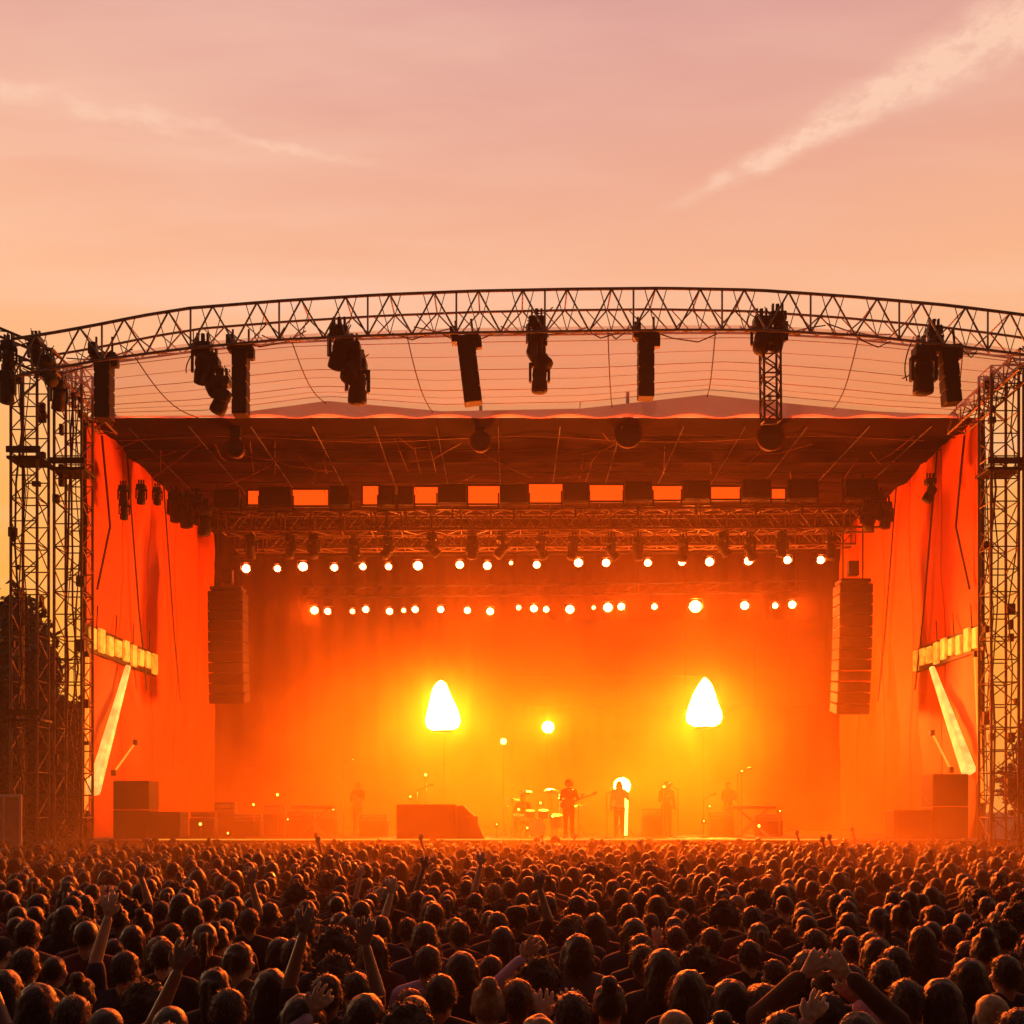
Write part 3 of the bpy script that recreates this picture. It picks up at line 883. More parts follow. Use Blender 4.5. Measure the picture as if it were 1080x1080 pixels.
# barrier crate at the left edge
cr_ = empty('steel_barrier', P(6, 885, 27.0)); cr_.location.z = 0
tag(cr_, 'pale framed barrier panel standing at the left edge before the scaffold towers', 'barrier')
H = CZ + (HZ - 838) / F * 27
d = MB()
for x in (-1.2, .38):
    d.box((x, 0, H / 2), (.07, .07, H), bev=.01)
d.box((-.41, 0, H - .035), (1.5, .06, .07), bev=.01); d.box((-.41, 0, .4), (1.5, .06, .07), bev=.01); d.bar((-.05, -.0, .4), (-.05, 0, H - .07), .025)
d.build('frame', M['crate'], cr_)
d = MB(); d.box((-.41, .05, (H + .4) / 2), (1.5, .02, H - .45)); d.build('panel', M['crate_panel'], cr_)

# ------------------------------------------------------------------ band gear
def drum_kit(x, y):
    root = empty('drum_kit', (x, y, SH)); tag(root, 'glittering drum kit with cymbals at stage centre', 'drum kit')
    d = MB(); d.lathe([(.28, -.22), (.29, -.2), (.29, .2), (.28, .22)], (0, 0, .3), (0, 1, 0), 22); bdm = d.build('bass_drum', M['drum'], root)
    d = MB(); d.lathe([(.27, 0), (.27, .01)], (0, -.235, .3), (0, 1, 0), 22); d.build('drum_skin', M['skinhead'], bdm)
    for (dx, dy, z, r, h) in ((-.2, -.02, .72, .15, .2), (.2, -.02, .72, .16, .22), (.62, .25, .5, .2, .36), (-.55, .3, .6, .18, .16)):
        d = MB(); d.lathe([(r, -h / 2), (r * 1.03, -h / 2 + .02), (r, 0), (r * 1.03, h / 2 - .02), (r, h / 2)], (dx, dy, z), (0, -.25, 1), 18)
        d.bar((dx, dy, z - h / 2), (dx, dy + .05, 0), .018, 6)
        tm = d.build('tom_drum', M['drum'], root)
        d = MB(); d.lathe([(r * .96, 0), (r * .96, .012)], Vector((dx, dy, z)) + Vector((0, -.25, 1)).normalized() * (h / 2), (0, -.25, 1), 18); d.build('drum_skin', M['skinhead'], tm)
    for (dx, dy, z, r, tx) in ((-.75, .1, 1.15, .24, .3), (-.35, .15, 1.38, .22, .35), (.45, .15, 1.42, .24, .35), (.95, .1, 1.2, .28, .3), (-.95, .45, .95, .18, 0), (1.3, .2, .95, .22, .2)):
        d = MB(); d.lathe([(r, 0), (r * .5, .018), (.05, .03), (.03, .06)], (dx, dy, z), (0, -tx, 1), 20); cy = d.build('cymbal', M['brass'], root)
        d = MB(); d.bar((dx, dy, 0), (dx, dy, z - .01), .014, 6)
        for k in range(3):
            t = k * 2.09 + .4; d.bar((dx, dy, .35), (dx + .25 * math.cos(t), dy + .25 * math.sin(t), 0.01), .012, 5)
        d.build('stand', M['chrome'], cy)
    return root


drum_kit(*P(566, 880, 32.2).xy)


def mic_stand(px, Y, h, label, boom=.35):
    root = empty('mic_stand', ((px - 540) / F * Y, Y, SH)); tag(root, label, 'microphone stand', 'microphone stands across the stage')
    d = MB(); d.bar((0, 0, .03), (0, 0, h), .016, 6); d.bar((0, 0, h - .05), (boom, -.1, h + .12), .013, 6); d.lathe([(.16, 0), (.16, .025), (.03, .04)], (0, 0, 0), (0, 0, 1), 14); d.build('stand', M['chrome'], root)
    d = MB(); d.capsule((boom, -.1, h + .12), (boom + .1, -.13, h + .14), .03, .038, 8); d.build('microphone', M['chrome'], root)


for px, Y, h, b_, lb in ((640, 31.2, 1.35, .3, 'microphone stand right in front of the white lit singer'), (362, 33.5, 2.3, .2, 'tall thin microphone stand left of the wide loudspeaker box'), (440, 33.5, 1.5, .4, 'microphone stand behind the wide loudspeaker box'), (742, 32.5, 1.2, .25, 'microphone stand below the right cone lamp'), (778, 32.8, 2.0, .3, 'tall microphone stand with glittering fittings right of the right cone lamp'), (715, 32.0, 1.5, -.3, 'microphone stand beside the hazy musician right of the singer'), (610, 31.6, 1.3, -.3, 'microphone stand beside the guitarist'), (296, 33.5, 1.3, .3, 'microphone stand amid the gear left of the tall thin stand')):
    mic_stand(px, Y, h, lb, b_)


def amp(px, Y, w, h, label, group='amplifiers and cases along the stage'):
    root = empty('guitar_amplifier', ((px - 540) / F * Y, Y, SH)); tag(root, label, 'amplifier', group)
    d = MB(); d.box((0, 0, h * .38), (w, .4, h * .74), bev=.03); d.box((0, .02, h * .88), (w * .96, .3, h * .22), bev=.03); d.build('box', M['amp'], root)
    d = MB(); d.box((0, -.205, h * .38), (w * .88, .02, h * .6)); d.build('grille', M['grille'], root)
    d = MB(); d.box((0, -.135, h * .88), (w * .86, .02, h * .1))
    for k in range(6):
        d.lathe([(.025, 0), (.02, .03)], (-w * .35 + k * w * .14, -.145, h * .88), (0, -1, 0), 8)
    d.build('control_panel', M['chrome'], root)


for px, Y, w_, h_, lb in ((215, 33.0, .8, .8, 'amplifier nearest the low left loudspeaker box'), (238, 34.0, .7, 1.1, 'taller amplifier second from the low left loudspeaker box'), (262, 33.2, .9, .7, 'wide low amplifier in the gear below the left line array'), (290, 34.0, .7, 1.0, 'amplifier near the middle of the gear on the left stage'), (318, 33.4, .9, .8, 'amplifier left of the tall thin microphone stand'), (345, 34.5, .7, .8, 'small amplifier beside the tall thin microphone stand'), (395, 33.5, .9, .7, 'amplifier just left of the wide loudspeaker box'), (690, 33.8, .8, .9, 'amplifier right of the singer'), (760, 34.0, .8, .8, 'amplifier below and right of the right cone lamp'), (810, 34.2, .9, .7, 'amplifier farthest right on the smoky stage')):
    amp(px, Y, w_, h_, lb)


def keyboard(px, Y, label):
    root = empty('keyboard', ((px - 540) / F * Y, Y, SH)); tag(root, label, 'keyboard')
    d = MB(); d.box((0, 0, .92), (1.3, .35, .1), bev=.02); d.build('case', M['black_case'], root)
    d = MB()
    for k in range(36):
        d.box((-.58 + k * .0333, -.06, .975), (.03, .2, .02))
    d.build('keys', M['skinhead'], root)
    d = MB()
    for sy in (-.15, .15):
        d.bar((-.45, sy, .02), (.45, sy, .87), .02); d.bar((.45, sy, .02), (-.45, sy, .87), .02)
    d.build('stand', M['chrome'], root)


keyboard(330, 32.5, 'stage keyboard on a crossed stand left of the wide loudspeaker box')
keyboard(795, 32.8, 'stage keyboard on a crossed stand at the right of the band')

# small post lamps added as glints on the gear and drum kit
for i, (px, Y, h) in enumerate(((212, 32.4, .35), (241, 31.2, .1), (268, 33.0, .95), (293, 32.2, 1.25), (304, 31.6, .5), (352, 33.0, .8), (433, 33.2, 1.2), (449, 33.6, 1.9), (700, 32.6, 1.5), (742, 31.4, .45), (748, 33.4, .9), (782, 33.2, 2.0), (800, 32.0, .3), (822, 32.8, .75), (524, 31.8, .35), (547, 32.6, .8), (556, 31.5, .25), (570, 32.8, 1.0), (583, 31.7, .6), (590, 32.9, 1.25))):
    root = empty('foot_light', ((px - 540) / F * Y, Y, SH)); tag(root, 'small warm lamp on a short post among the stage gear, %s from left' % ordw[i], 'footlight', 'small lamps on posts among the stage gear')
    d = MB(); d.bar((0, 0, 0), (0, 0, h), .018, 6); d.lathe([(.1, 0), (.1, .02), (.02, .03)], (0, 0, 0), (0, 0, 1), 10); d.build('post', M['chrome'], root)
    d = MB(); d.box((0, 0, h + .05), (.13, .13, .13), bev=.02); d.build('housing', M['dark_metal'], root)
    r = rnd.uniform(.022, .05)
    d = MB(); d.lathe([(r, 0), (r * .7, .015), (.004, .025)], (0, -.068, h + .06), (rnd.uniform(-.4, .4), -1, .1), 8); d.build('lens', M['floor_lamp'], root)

# ------------------------------------------------------------------ trees
def tree(x, y, h, label, seed):
    rr = random.Random(seed)
    root = empty('tree', (x, y, 0)); tag(root, label, 'tree', 'trees beyond the scaffold towers')
    t_ = MB()
    t_.bar((0, 0, -.1), (.1, 0, h * .45), h * .03, 8, h * .02); t_.bar((.1, 0, h * .45), (0, .1, h * .85), h * .02, 7, h * .008)
    tips = []
    for k in range(16):
        a = rr.uniform(0, 6.28); z0 = h * rr.uniform(.2, .75); ln = h * rr.uniform(.16, .32) * (1.15 - z0 / h)
        e = Vector((math.cos(a) * ln, math.sin(a) * ln, z0 + ln * rr.uniform(.3, .8)))
        t_.bar((.05, 0, z0), e, h * .009, 5, h * .003); tips.append(e)
    t_.build('trunk', M['bark'], root)
    l_ = MB()
    cl_ = []
    for e in tips:
        cl_.append((e, h * rr.uniform(.08, .14)))
    for k in range(60):
        a = rr.uniform(0, 6.28); zz = rr.uniform(.06, 1.0); rad = h * .30 * math.sin(min(1, (1.03 - zz) * 1.5) * 1.57) * rr.uniform(.3, 1)
        cl_.append((Vector((math.cos(a) * rad, math.sin(a) * rad, h * zz)), h * rr.uniform(.05, .12)))
    for c, r in cl_:
        for k in range(190):
            v = Vector((rr.gauss(0, 1), rr.gauss(0, 1), rr.gauss(0, 1))).normalized() * r * rr.uniform(.35, 1.08)
            p = c + v; s = rr.uniform(.14, .30)
            u = Vector((rr.gauss(0, 1), rr.gauss(0, 1), rr.gauss(0, 1))).normalized(); w_ = u.orthogonal().normalized()
            l_.add([p - u * s, p + w_ * s * .5, p + u * s, p - w_ * s * .5], [(0, 1, 2, 3)])
    l_.build('crown', M['leaf'], root)


tree(-27.5, 52, 10.8, 'dark tall tree just outside the outer left scaffold tower', 1)
tree(-23.5, 50, 12.0, 'dark tree seen through the lattice of the left scaffold towers', 2)
tree(-31.5, 56, 10.2, 'lower dark tree at the left picture edge', 3)
tree(-20.0, 53, 10.0, 'dark tree lowest behind the inner left scaffold tower', 6)
tree(-28.5, 60, 11.5, 'farther dark tree filling the gap between the left edge trees', 7)
tree(27.2, 52, 8.5, 'dark tree seen through the right scaffold tower lattice', 4)
tree(31.5, 55, 8.5, 'dark tree at the right picture edge beyond the tower', 5)

# ------------------------------------------------------------------ people
def remeshed(mb_, voxel, decim=None, smooth_it=3, name='m'):
    me = mb_.mesh(name, [])
    o = bpy.data.objects.new(name, me); col.objects.link(o)
    r = o.modifiers.new('r', 'REMESH'); r.mode = 'VOXEL'; r.voxel_size = voxel; r.use_smooth_shade = True
    s = o.modifiers.new('s', 'SMOOTH'); s.iterations = smooth_it; s.factor = .5
    if decim:
        dm = o.modifiers.new('d', 'DECIMATE'); dm.ratio = decim
    dg = bpy.context.evaluated_depsgraph_get()
    out = bpy.data.meshes.new_from_object(o.evaluated_get(dg))
    bpy.data.objects.remove(o)
    out.name = name
    out.polygons.foreach_set('use_smooth', [True] * len(out.polygons))
    return out


def hand(mb_, W, d, n, side, curl=.25, fist=False):
    """W wrist, d pointing direction, n palm normal; side +1/-1 where the thumb goes (along d x n)"""
    d = d.normalized(); n = (n - d * n.dot(d)).normalized(); s = d.cross(n) * side
    kn = [W + d * .088 + s * o for o in (.035, .012, -.012, -.034)]
    for k in kn:
        mb_.capsule(W + (k - W) * .1, k, .016, .0125, 8)
    mb_.ball(W + d * .045, (.022, .022, .022), nu=10, nv=6)
    for i, (k, ln) in enumerate(zip(kn, (.072, .082, .076, .058))):
        sp = s * (.30 - .2 * i)
        c = curl * (1 + .15 * i) * (3.2 if fist else 1)
        d1 = (d * math.cos(c) + n * math.sin(c) + sp * (0 if fist else 1)).normalized()
        d2 = (d * math.cos(c * 2.2) + n * math.sin(c * 2.2)).normalized()
        m1 = k + d1 * ln * .52
        mb_.capsule(k, m1, .0115, .0105, 8); mb_.capsule(m1, m1 + d2 * ln * .48, .0105, .009, 8)
    t0 = W + d * .02 + s * .018; t1 = t0 + (d * .6 + s * .75 + n * .2).normalized() * .045
    t2 = t1 + (d * .9 + s * .25 + n * (.8 if fist else .2)).normalized() * .04
    mb_.capsule(t0, t1, .0145, .0125, 8); mb_.capsule(t1, t2, .0125, .0095, 8)


# arm poses: elbow, wrist, hand direction, palm normal  (for the right side, x>0; mirrored for the left)
ARM = {
    'down': ((.245, -.02, 1.11), (.25, .05, .86), (0, .1, -1), (-1, 0, 0)),
    'front': ((.23, .06, 1.13), (.12, .27, 1.20), (-.5, .6, .5), (0, -.4, .9)),
    'up': ((.27, .03, 1.62), (.20, .06, 1.86), (-.05, .05, 1), (0, 1, 0)),
    'v': ((.36, .05, 1.58), (.46, .08, 1.82), (.3, .1, 1), (0, 1, 0)),
    'high': ((.22, .04, 1.66), (.15, .06, 1.92), (0, .1, 1), (0, 1, .1)),
    'peak': ((.33, .03, 1.60), (.12, .05, 1.80), (-.7, .1, .7), (0, 1, 0)),
    'fist': ((.26, .08, 1.58), (.24, .14, 1.83), (0, .1, 1), (0, 1, 0)),
    'phone': ((.22, .16, 1.32), (.10, .28, 1.53), (-.2, .1, 1), (0, 1, 0)),
    'wide': ((.42, .02, 1.46), (.60, .06, 1.64), (.6, .1, .8), (0, 1, 0)),
    'play': ((.26, -.05, 1.13), (.08, .20, 1.05), (-.9, .1, -.2), (0, -1, 0)),
    'neck': ((.30, .02, 1.16), (.42, .22, 1.22), (.4, .3, .6), (-.5, -.6, 0)),
    'drum': ((.28, .02, 1.15), (.22, .28, 1.2), (0, 1, .3), (0, 0, -1)),
    'mic': ((.26, .05, 1.20), (.07, .20, 1.46), (-.3, .1, .9), (-.6, .6, 0)),
}


def add_arm(mb_, name, sx, grow=0.0, upto=1.0, fingers=True):
    e, w_, hd, pn = [Vector(v) for v in ARM[name]]
    for v in (e, w_, hd, pn): v.x *= sx
    s = Vector((sx * .185, 0, 1.385))
    if upto < 1:
        e2 = s.lerp(e, upto * 2) if upto <= .5 else e
        mb_.capsule(s, e2, .058 + grow, .047 + grow)
        if upto > .5:
            mb_.capsule(e, e.lerp(w_, (upto - .5) * 2), .044 + grow, .036 + grow)
        return
    mb_.capsule(s, e, .052 + grow, .042 + grow); mb_.capsule(e, w_, .042 + grow, .028 + grow)
    if fingers:
        hand(mb_, w_ + hd.normalized() * .01, hd, pn, sx * (1 if hd.z > -.5 else 1), .22, name in ('fist', 'mic', 'drum', 'play', 'neck'))


def torso(mb_, g_=0.0, slim=1.0):
    mb_.ball((0, 0, 1.26), (.165 * slim + g_, .112 + g_, .19 + g_))
    mb_.ball((0, .0, 1.06), (.142 * slim + g_, .098 + g_, .17 + g_))
    mb_.ball((0, -.005, .94), (.162 + g_, .115 + g_, .13 + g_))
    for sx in (-1, 1):
        mb_.capsule((sx * .04, -.015, 1.455), (sx * .175, -.005, 1.40), .048 + g_, .06 + g_)
        mb_.ball((sx * .08, -.05, 1.32), (.085 + g_, .07 + g_, .12 + g_))


def head(mb_):
    mb_.ball((0, -.012, 1.625), (.077, .097, .098)); mb_.ball((0, .022, 1.565), (.060, .068, .075)); mb_.ball((0, .05, 1.53), (.035, .04, .028))
    mb_.ball((0, .093, 1.588), (.014, .022, .02)); mb_.capsule((0, .085, 1.625), (0, .1, 1.592), .009, .012, 8)
    mb_.ball((0, .078, 1.645), (.05, .02, .012)); mb_.ball((0, .083, 1.548), (.024, .014, .010))
    for sx in (-1, 1):
        mb_.ball((sx * .031, .074, 1.622), (.014, .014, .010)); mb_.ball((sx * .078, -.01, 1.60), (.012, .022, .032)); mb_.ball((sx * .045, .055, 1.585), (.025, .025, .025))
    mb_.capsule((0, -.022, 1.40), (0, -.008, 1.56), .060, .053)


SEATED = [False]


def legs(mb_, g_=0.0, ankle=True):
    for sx in (-1, 1):
        if SEATED[0]:
            mb_.capsule((sx * .088, 0, .90), (sx * .17, .40, .88), .080 + g_, .056 + g_)
            mb_.capsule((sx * .17, .40, .88), (sx * .17, .42, .50), .056 + g_, .037 + g_)
            if ankle:
                mb_.capsule((sx * .17, .41, .45), (sx * .18, .57, .435), .04, .032)
            continue
        mb_.capsule((sx * .088, 0, .90), (sx * .1, .015, .49), .082 + g_, .055 + g_)
        mb_.capsule((sx * .1, .015, .49), (sx * .105, -.02, .10), .056 + g_, .037 + g_)
        if ankle:
            mb_.capsule((sx * .105, -.03, .05), (sx * .12, .13, .035), .04, .032)


SITL = None
POSES = {}


def person_meshes(key, left, right, sleeve=.45, slim=1.0):
    b_ = MB(); torso(b_, 0, slim); head(b_); legs(b_); add_arm(b_, left, -1); add_arm(b_, right, 1)
    body = remeshed(b_, .0068, .22, 1, 'person_body')
    s_ = MB(); torso(s_, .016, slim); s_.ball((0, -.02, 1.425), (.088, .075, .055)); add_arm(s_, left, -1, .012, sleeve); add_arm(s_, right, 1, .012, sleeve)
    shirt = remeshed(s_, .017, .5, 3, 'shirt')
    t_ = MB(); legs(t_, .016, False); t_.ball((0, -.005, .93), (.176, .13, .13))
    trousers = remeshed(t_, .018, .4, 3, 'trousers')
    f_ = MB()
    for sx in (-1, 1):
        if SEATED[0]:
            f_.capsule((sx * .17, .40, .455), (sx * .18, .58, .445), .052, .044); f_.capsule((sx * .17, .41, .45), (sx * .17, .415, .52), .05, .048)
            continue
        f_.capsule((sx * .105, -.035, .055), (sx * .122, .14, .045), .052, .044); f_.capsule((sx * .105, -.03, .05), (sx * .105, -.025, .12), .05, .048)
    shoes = remeshed(f_, .015, .5, 2, 'shoes')
    POSES[key] = (body, shirt, trousers, shoes)


for key, l_, r_, sl, sm in (('stand', 'down', 'down', .42, 1), ('stand_long', 'down', 'front', .97, .92), ('clap', 'front', 'front', .42, .95), ('arms_v', 'v', 'v', .4, 1), ('right_up', 'down', 'up', .42, .95),
                            ('left_up', 'high', 'down', .42, 1), ('peak', 'peak', 'peak', .97, 1), ('fist', 'down', 'fist', .42, 1), ('phone', 'phone', 'phone', .42, .95), ('sleeve_up', 'down', 'wide', .97, 1),
                            ('high', 'high', 'up', .42, .9), ('wide', 'wide', 'down', .97, 1), ('guitar', 'neck', 'play', .42, .95), ('sing', 'mic', 'down', .97, .92), ('drumming', 'drum', 'drum', .42, 1)):
    SEATED[0] = key == 'drumming'
    person_meshes(key, l_, r_, sl, sm)


def fuzz(me, nstr, ln, width, seed, droop=.6, only=None):
    """thin tapering locks standing off the hair surface"""
    rr = random.Random(seed)
    vs = [v.co.copy() for v in me.vertices]; ns = [v.normal.copy() for v in me.vertices]; fs = [tuple(p.vertices) for p in me.polygons]
    nv = len(vs); ov, of = [], []
    for k in range(nstr):
        i = rr.randrange(nv); p = vs[i]; n = ns[i]
        if p.y > .05 and p.z < 1.63:
            continue
        tdir = (n * rr.uniform(.25, 1) + Vector((rr.uniform(-.5, .5), rr.uniform(-.6, .2), -droop * rr.uniform(.2, 1.4)))).normalized()
        l = ln * rr.uniform(.4, 1.2); w_ = n.cross(tdir)
        if w_.length < .01: w_ = n.orthogonal()
        w_ = w_.normalized() * width
        b = len(ov) + nv
        q = p - n * .003
        ov += [q - w_, q + w_, q + tdir * l * .6 + w_ * .5 - Vector((0, 0, l * .08)), q + tdir * l * .6 - w_ * .5 - Vector((0, 0, l * .08)), q + tdir * l - Vector((0, 0, l * .3 * droop))]
        of += [(b, b + 1, b + 2, b + 3), (b + 3, b + 2, b + 4)]
    out = bpy.data.meshes.new(me.name)
    out.from_pydata(vs + ov, [], fs + of)
    out.polygons.foreach_set('use_smooth', [True] * len(out.polygons))
    return out


HC = Vector((0, -.014, 1.632))


def hair_base(mb_, rx, ry, rz, low=-.35):
    nu, nv = 26, 16
    vs = []; fs = []
    for k in range(nv + 1):
        p = -math.pi / 2 + math.pi * k / nv
        for i in range(nu):
            t = 2 * math.pi * i / nu
            u = Vector((math.cos(p) * math.cos(t), math.cos(p) * math.sin(t), math.sin(p)))
            f = 1.0
            hl = .42 if u.y > .35 else lerp(-.75, .42, max(0, min(1, (u.y + .45) / .8)))
            if u.z < hl:
                f = max(.55, 1 - (hl - u.z) * 1.2)
            vs.append(HC + Vector((u.x * rx * f, u.y * ry * f, u.z * rz * f)))
    for k in range(nv):
        for i in range(nu):
            j = (i + 1) % nu
            fs.append((k * nu + i, k * nu + j, (k + 1) * nu + j, (k + 1) * nu + i))
    mb_.add(vs, fs)


def lumpy(me, amp, freq, seed):
    for v in me.vertices:
        v.co += v.normal * amp * noise.noise(v.co * freq + Vector((seed, 0, 0)))
    me.update()
    return me


HAIR = {}


def mk_hair(key):
    b_ = MB(); n, l, dr = 900, .035, .5
    if key == 'short':
        hair_base(b_, .086, .107, .103)
    elif key == 'cropped':
        hair_base(b_, .081, .102, .098); n, l = 250, .012
    elif key == 'curly':
        hair_base(b_, .108, .122, .122)
        rr = random.Random(3)
        for k in range(60):
            a = rr.uniform(0, 6.28); z = rr.uniform(-.5, 1); c = math.sqrt(1 - z * z)
            u = Vector((c * math.cos(a), c * math.sin(a), z))
            if u.y > .3 and z < .4: continue
            b_.ball(HC + Vector((u.x * .105, u.y * .118, u.z * .12)), rr.uniform(.02, .026), nu=8, nv=6)
        n, l, dr = 1500, .04, .1
    elif key == 'long':
        hair_base(b_, .092, .112, .108)
        b_.ball((0, -.075, 1.50), (.098, .055, .16)); b_.ball((-.05, -.07, 1.40), (.05, .045, .14)); b_.ball((.05, -.075, 1.39), (.052, .045, .15))
        for sx in (-1, 1):
            b_.capsule((sx * .075, -.01, 1.62), (sx * .092, -.02, 1.44), .032, .025)
        n, l, dr = 900, .06, 1.6
    elif key == 'ponytail':
        hair_base(b_, .084, .106, .102)
        b_.ball((0, -.125, 1.66), (.03, .03, .03)); b_.capsule((0, -.14, 1.65), (.01, -.165, 1.53), .030, .028); b_.capsule((.01, -.165, 1.53), (0, -.13, 1.40), .028, .012)
        n, l, dr = 500, .035, 1.2
    elif key == 'bun':
        hair_base(b_, .084, .106, .102); b_.ball((0, -.075, 1.735), (.045, .045, .04)); n, l = 500, .022
    elif key == 'bob':
        hair_base(b_, .094, .114, .108); b_.ball((0, -.06, 1.56), (.102, .07, .09))
        for sx in (-1, 1):
            b_.capsule((sx * .08, 0, 1.63), (sx * .092, 0, 1.53), .03, .028)
        n, l, dr = 700, .04, 1.4
    me = lumpy(remeshed(b_, .009, .6, 2, 'hair'), .008 if key != 'cropped' else .003, 28, len(key))
    HAIR[key] = fuzz(me, n, l, .0022, len(key) * 3, dr)


for k in ('short', 'cropped', 'curly', 'long', 'ponytail', 'bun', 'bob'):
    mk_hair(k)
# a cloth cap, worn like hair
b_ = MB(); hair_base(b_, .085, .106, .103); HAIR['short_under_cap'] = None
b_.lathe([(.09, -.0), (.1, .03), (.098, .06), (.075, .095), (.03, .11)], HC + Vector((0, 0, .005)), (0, 0, 1), 20)
b_.ball(HC + Vector((0, .13, .02)), (.07, .07, .012))
HAIR['cap'] = remeshed(b_, .009, .6, 2, 'cap')
del HAIR['short_under_cap']

def streak(m_):
    N_, L_ = m_.node_tree.nodes, m_.node_tree.links
    tc_ = N_.new('ShaderNodeTexCoord'); mp_ = N_.new('ShaderNodeMapping'); mp_.inputs['Scale'].default_value = (70, 70, 7)
    nz_ = N_.new('ShaderNodeTexNoise'); nz_.inputs['Scale'].default_value = 1.6; nz_.inputs['Detail'].default_value = 6; nz_.inputs['Roughness'].default_value = .7
    L_.new(tc_.outputs['Object'], mp_.inputs['Vector']); L_.new(mp_.outputs[0], nz_.inputs['Vector'])
    bp_ = N_.new('ShaderNodeBump'); bp_.inputs['Strength'].default_value = .9; bp_.inputs['Distance'].default_value = .012
    L_.new(nz_.outputs['Fac'], bp_.inputs['Height']); L_.new(bp_.outputs['Normal'], N_['Principled BSDF'].inputs['Normal'])


SKIN = [mat('skin tan', (.30, .15, .09), .55, 0, .08, 12, 0, .1), mat('skin light', (.42, .24, .16), .55, 0, .08, 12, 0, .1), mat('skin deep', (.12, .06, .04), .5, 0, .1, 12, 0, .1)]
HAIRM = {'black': mat('black hair', (.006, .004, .0035), .45, 0, .3, 30, 0, .3, .2), 'brown': mat('brown hair', (.022, .010, .005), .45, 0, .3, 30, 0, .3, .2), 'fair': mat('fair hair', (.22, .12, .06), .5, 0, .3, 30, 0, .15, .2)}
for m_ in HAIRM.values(): streak(m_)
TOPS = {'black': mat('black cotton', (.012, .010, .011), .85, 0, .25, 8, 0, .06, .3), 'maroon': mat('maroon cotton', (.07, .012, .012), .85, 0, .2, 8, 0, .06, .3), 'navy': mat('navy cotton', (.014, .016, .035), .85, 0, .2, 8, 0, .06, .3),
        'brown': mat('brown cotton', (.06, .03, .02), .85, 0, .2, 8, 0, .06, .3), 'grey': mat('grey cotton', (.08, .07, .07), .85, 0, .2, 8, 0, .06, .3), 'lavender': mat('lavender cotton', (.36, .22, .34), .85, 0, .1, 8, 0, .06, .3), 'pink': mat('dusty pink cotton', (.34, .12, .13), .85, 0, .1, 8, 0, .06, .3),
        'white': mat('white cotton', (.7, .66, .6), .8, 0, .1, 8, 0, .2)}
TROU = [mat('dark denim', (.018, .022, .04), .8, 0, .2, 8), mat('black trousers', (.012, .011, .011), .8, 0, .2, 8), mat('khaki trousers', (.10, .07, .04), .8, 0, .2, 8)]
SHOE = mat('dark shoes', (.02, .018, .016), .5, 0, .2, 8)


def slot(o, m_):
    o.material_slots[0].link = 'OBJECT'
    o.material_slots[0].material = m_


for ms in list(POSES.values()):
    for me in ms:
        me.materials.append(SKIN[0])
for me in HAIR.values():
    me.materials.append(HAIRM['black'])


def person(x, y, z, rot, height, pose, hair, haircol, top, label, group, skin=0, trou=0, lean=0.0):
    body, shirt, trs, shoes = POSES[pose]
    o = bpy.data.objects.new('person', body); col.objects.link(o); slot(o, SKIN[skin])
    s = height / 1.73
    o.location = (x, y, z); o.rotation_euler = (lean * .3, lean, rot); o.scale = (s, s, s)
    tag(o, label, 'person', group)
    for nm, me, m_ in (('shirt', shirt, TOPS[top]), ('trousers', trs, TROU[trou]), ('shoes', shoes, SHOE), ('cap' if hair == 'cap' else 'hair', HAIR[hair], TOPS[top] if hair == 'cap' else HAIRM[haircol])):
        c = bpy.data.objects.new(nm, me); col.objects.link(c); slot(c, m_); c.parent = o
    return o


# the band
BG = 'musicians on the stage'
p0 = P(600, 885, 31.6); gt_p = person(p0.x, 31.6, SH, R(165), 1.74, 'guitar', 'curly', 'brown', 'black', 'guitarist standing right of the drum kit with a guitar, hair falling forward', BG, 1, 1)
p0 = P(653, 885, 31.9); person(p0.x, 31.9, SH, R(176), 1.72, 'sing', 'long', 'fair', 'white', 'singer with glowing pale long hair holding a microphone at stage centre right', BG, 1, 1)
p0 = P(533, 885, 33.0); person(p0.x + .55, 33.25, SH - .39, R(172), 1.73, 'drumming', 'short', 'brown', 'maroon', 'drummer with dark hair seated behind the drum kit', BG, 0, 1)
p0 = P(703, 885, 33.2); person(p0.x, 33.2, SH, R(190), 1.75, 'stand_long', 'bob', 'brown', 'brown', 'hazy musician standing to the right of the singer', BG, 0, 1)
p0 = P(778, 885, 34.2); person(p0.x - .3, 34.2, SH, R(200), 1.75, 'clap', 'short', 'brown', 'brown', 'hazy musician standing beside the tall glittering microphone stand', BG, 0, 1)
p0 = P(360, 885, 34.5); person(p0.x + .5, 34.8, SH, R(160), 1.75, 'clap', 'short', 'brown', 'brown', 'hazy musician behind the keyboard left of the wide loudspeaker box', BG, 0, 1)
gtr = empty('guitar', (gt_p.location.x - .02, 31.6 - .2, SH + 1.05), (0, R(-20), 0)); tag(gtr, 'electric guitar held by the guitarist beside the drums', 'guitar')
d = MB(); d.ball((-.1, 0, 0), (.17, .025, .14), nu=20, nv=8); d.ball((.08, 0, 0), (.13, .025, .11), nu=20, nv=8); d.build('body', M['wood'], gtr, True)
d = MB(); d.box((.48, -.01, .0), (.62, .025, .05), bev=.006); d.box((.84, -.01, .01), (.14, .02, .09), bev=.006); d.build('neck', M['amp'], gtr)

p0 = P(533, 885, 33.0); stl = empty('drum_stool', (p0.x + .55, 33.28, SH)); tag(stl, 'round black stool under the drummer', 'stool')
d = MB(); d.lathe([(.17, .36), (.18, .38), (.17, .42)], (0, 0, 0), (0, 0, 1), 16); d.build('seat', M['black_case'], stl)
for k in range(3):
    d = MB(); d.bar((0, 0, .36), (.2 * math.cos(k * 2.09), .2 * math.sin(k * 2.09), 0), .015, 6); d.build('leg', M['chrome'], stl)

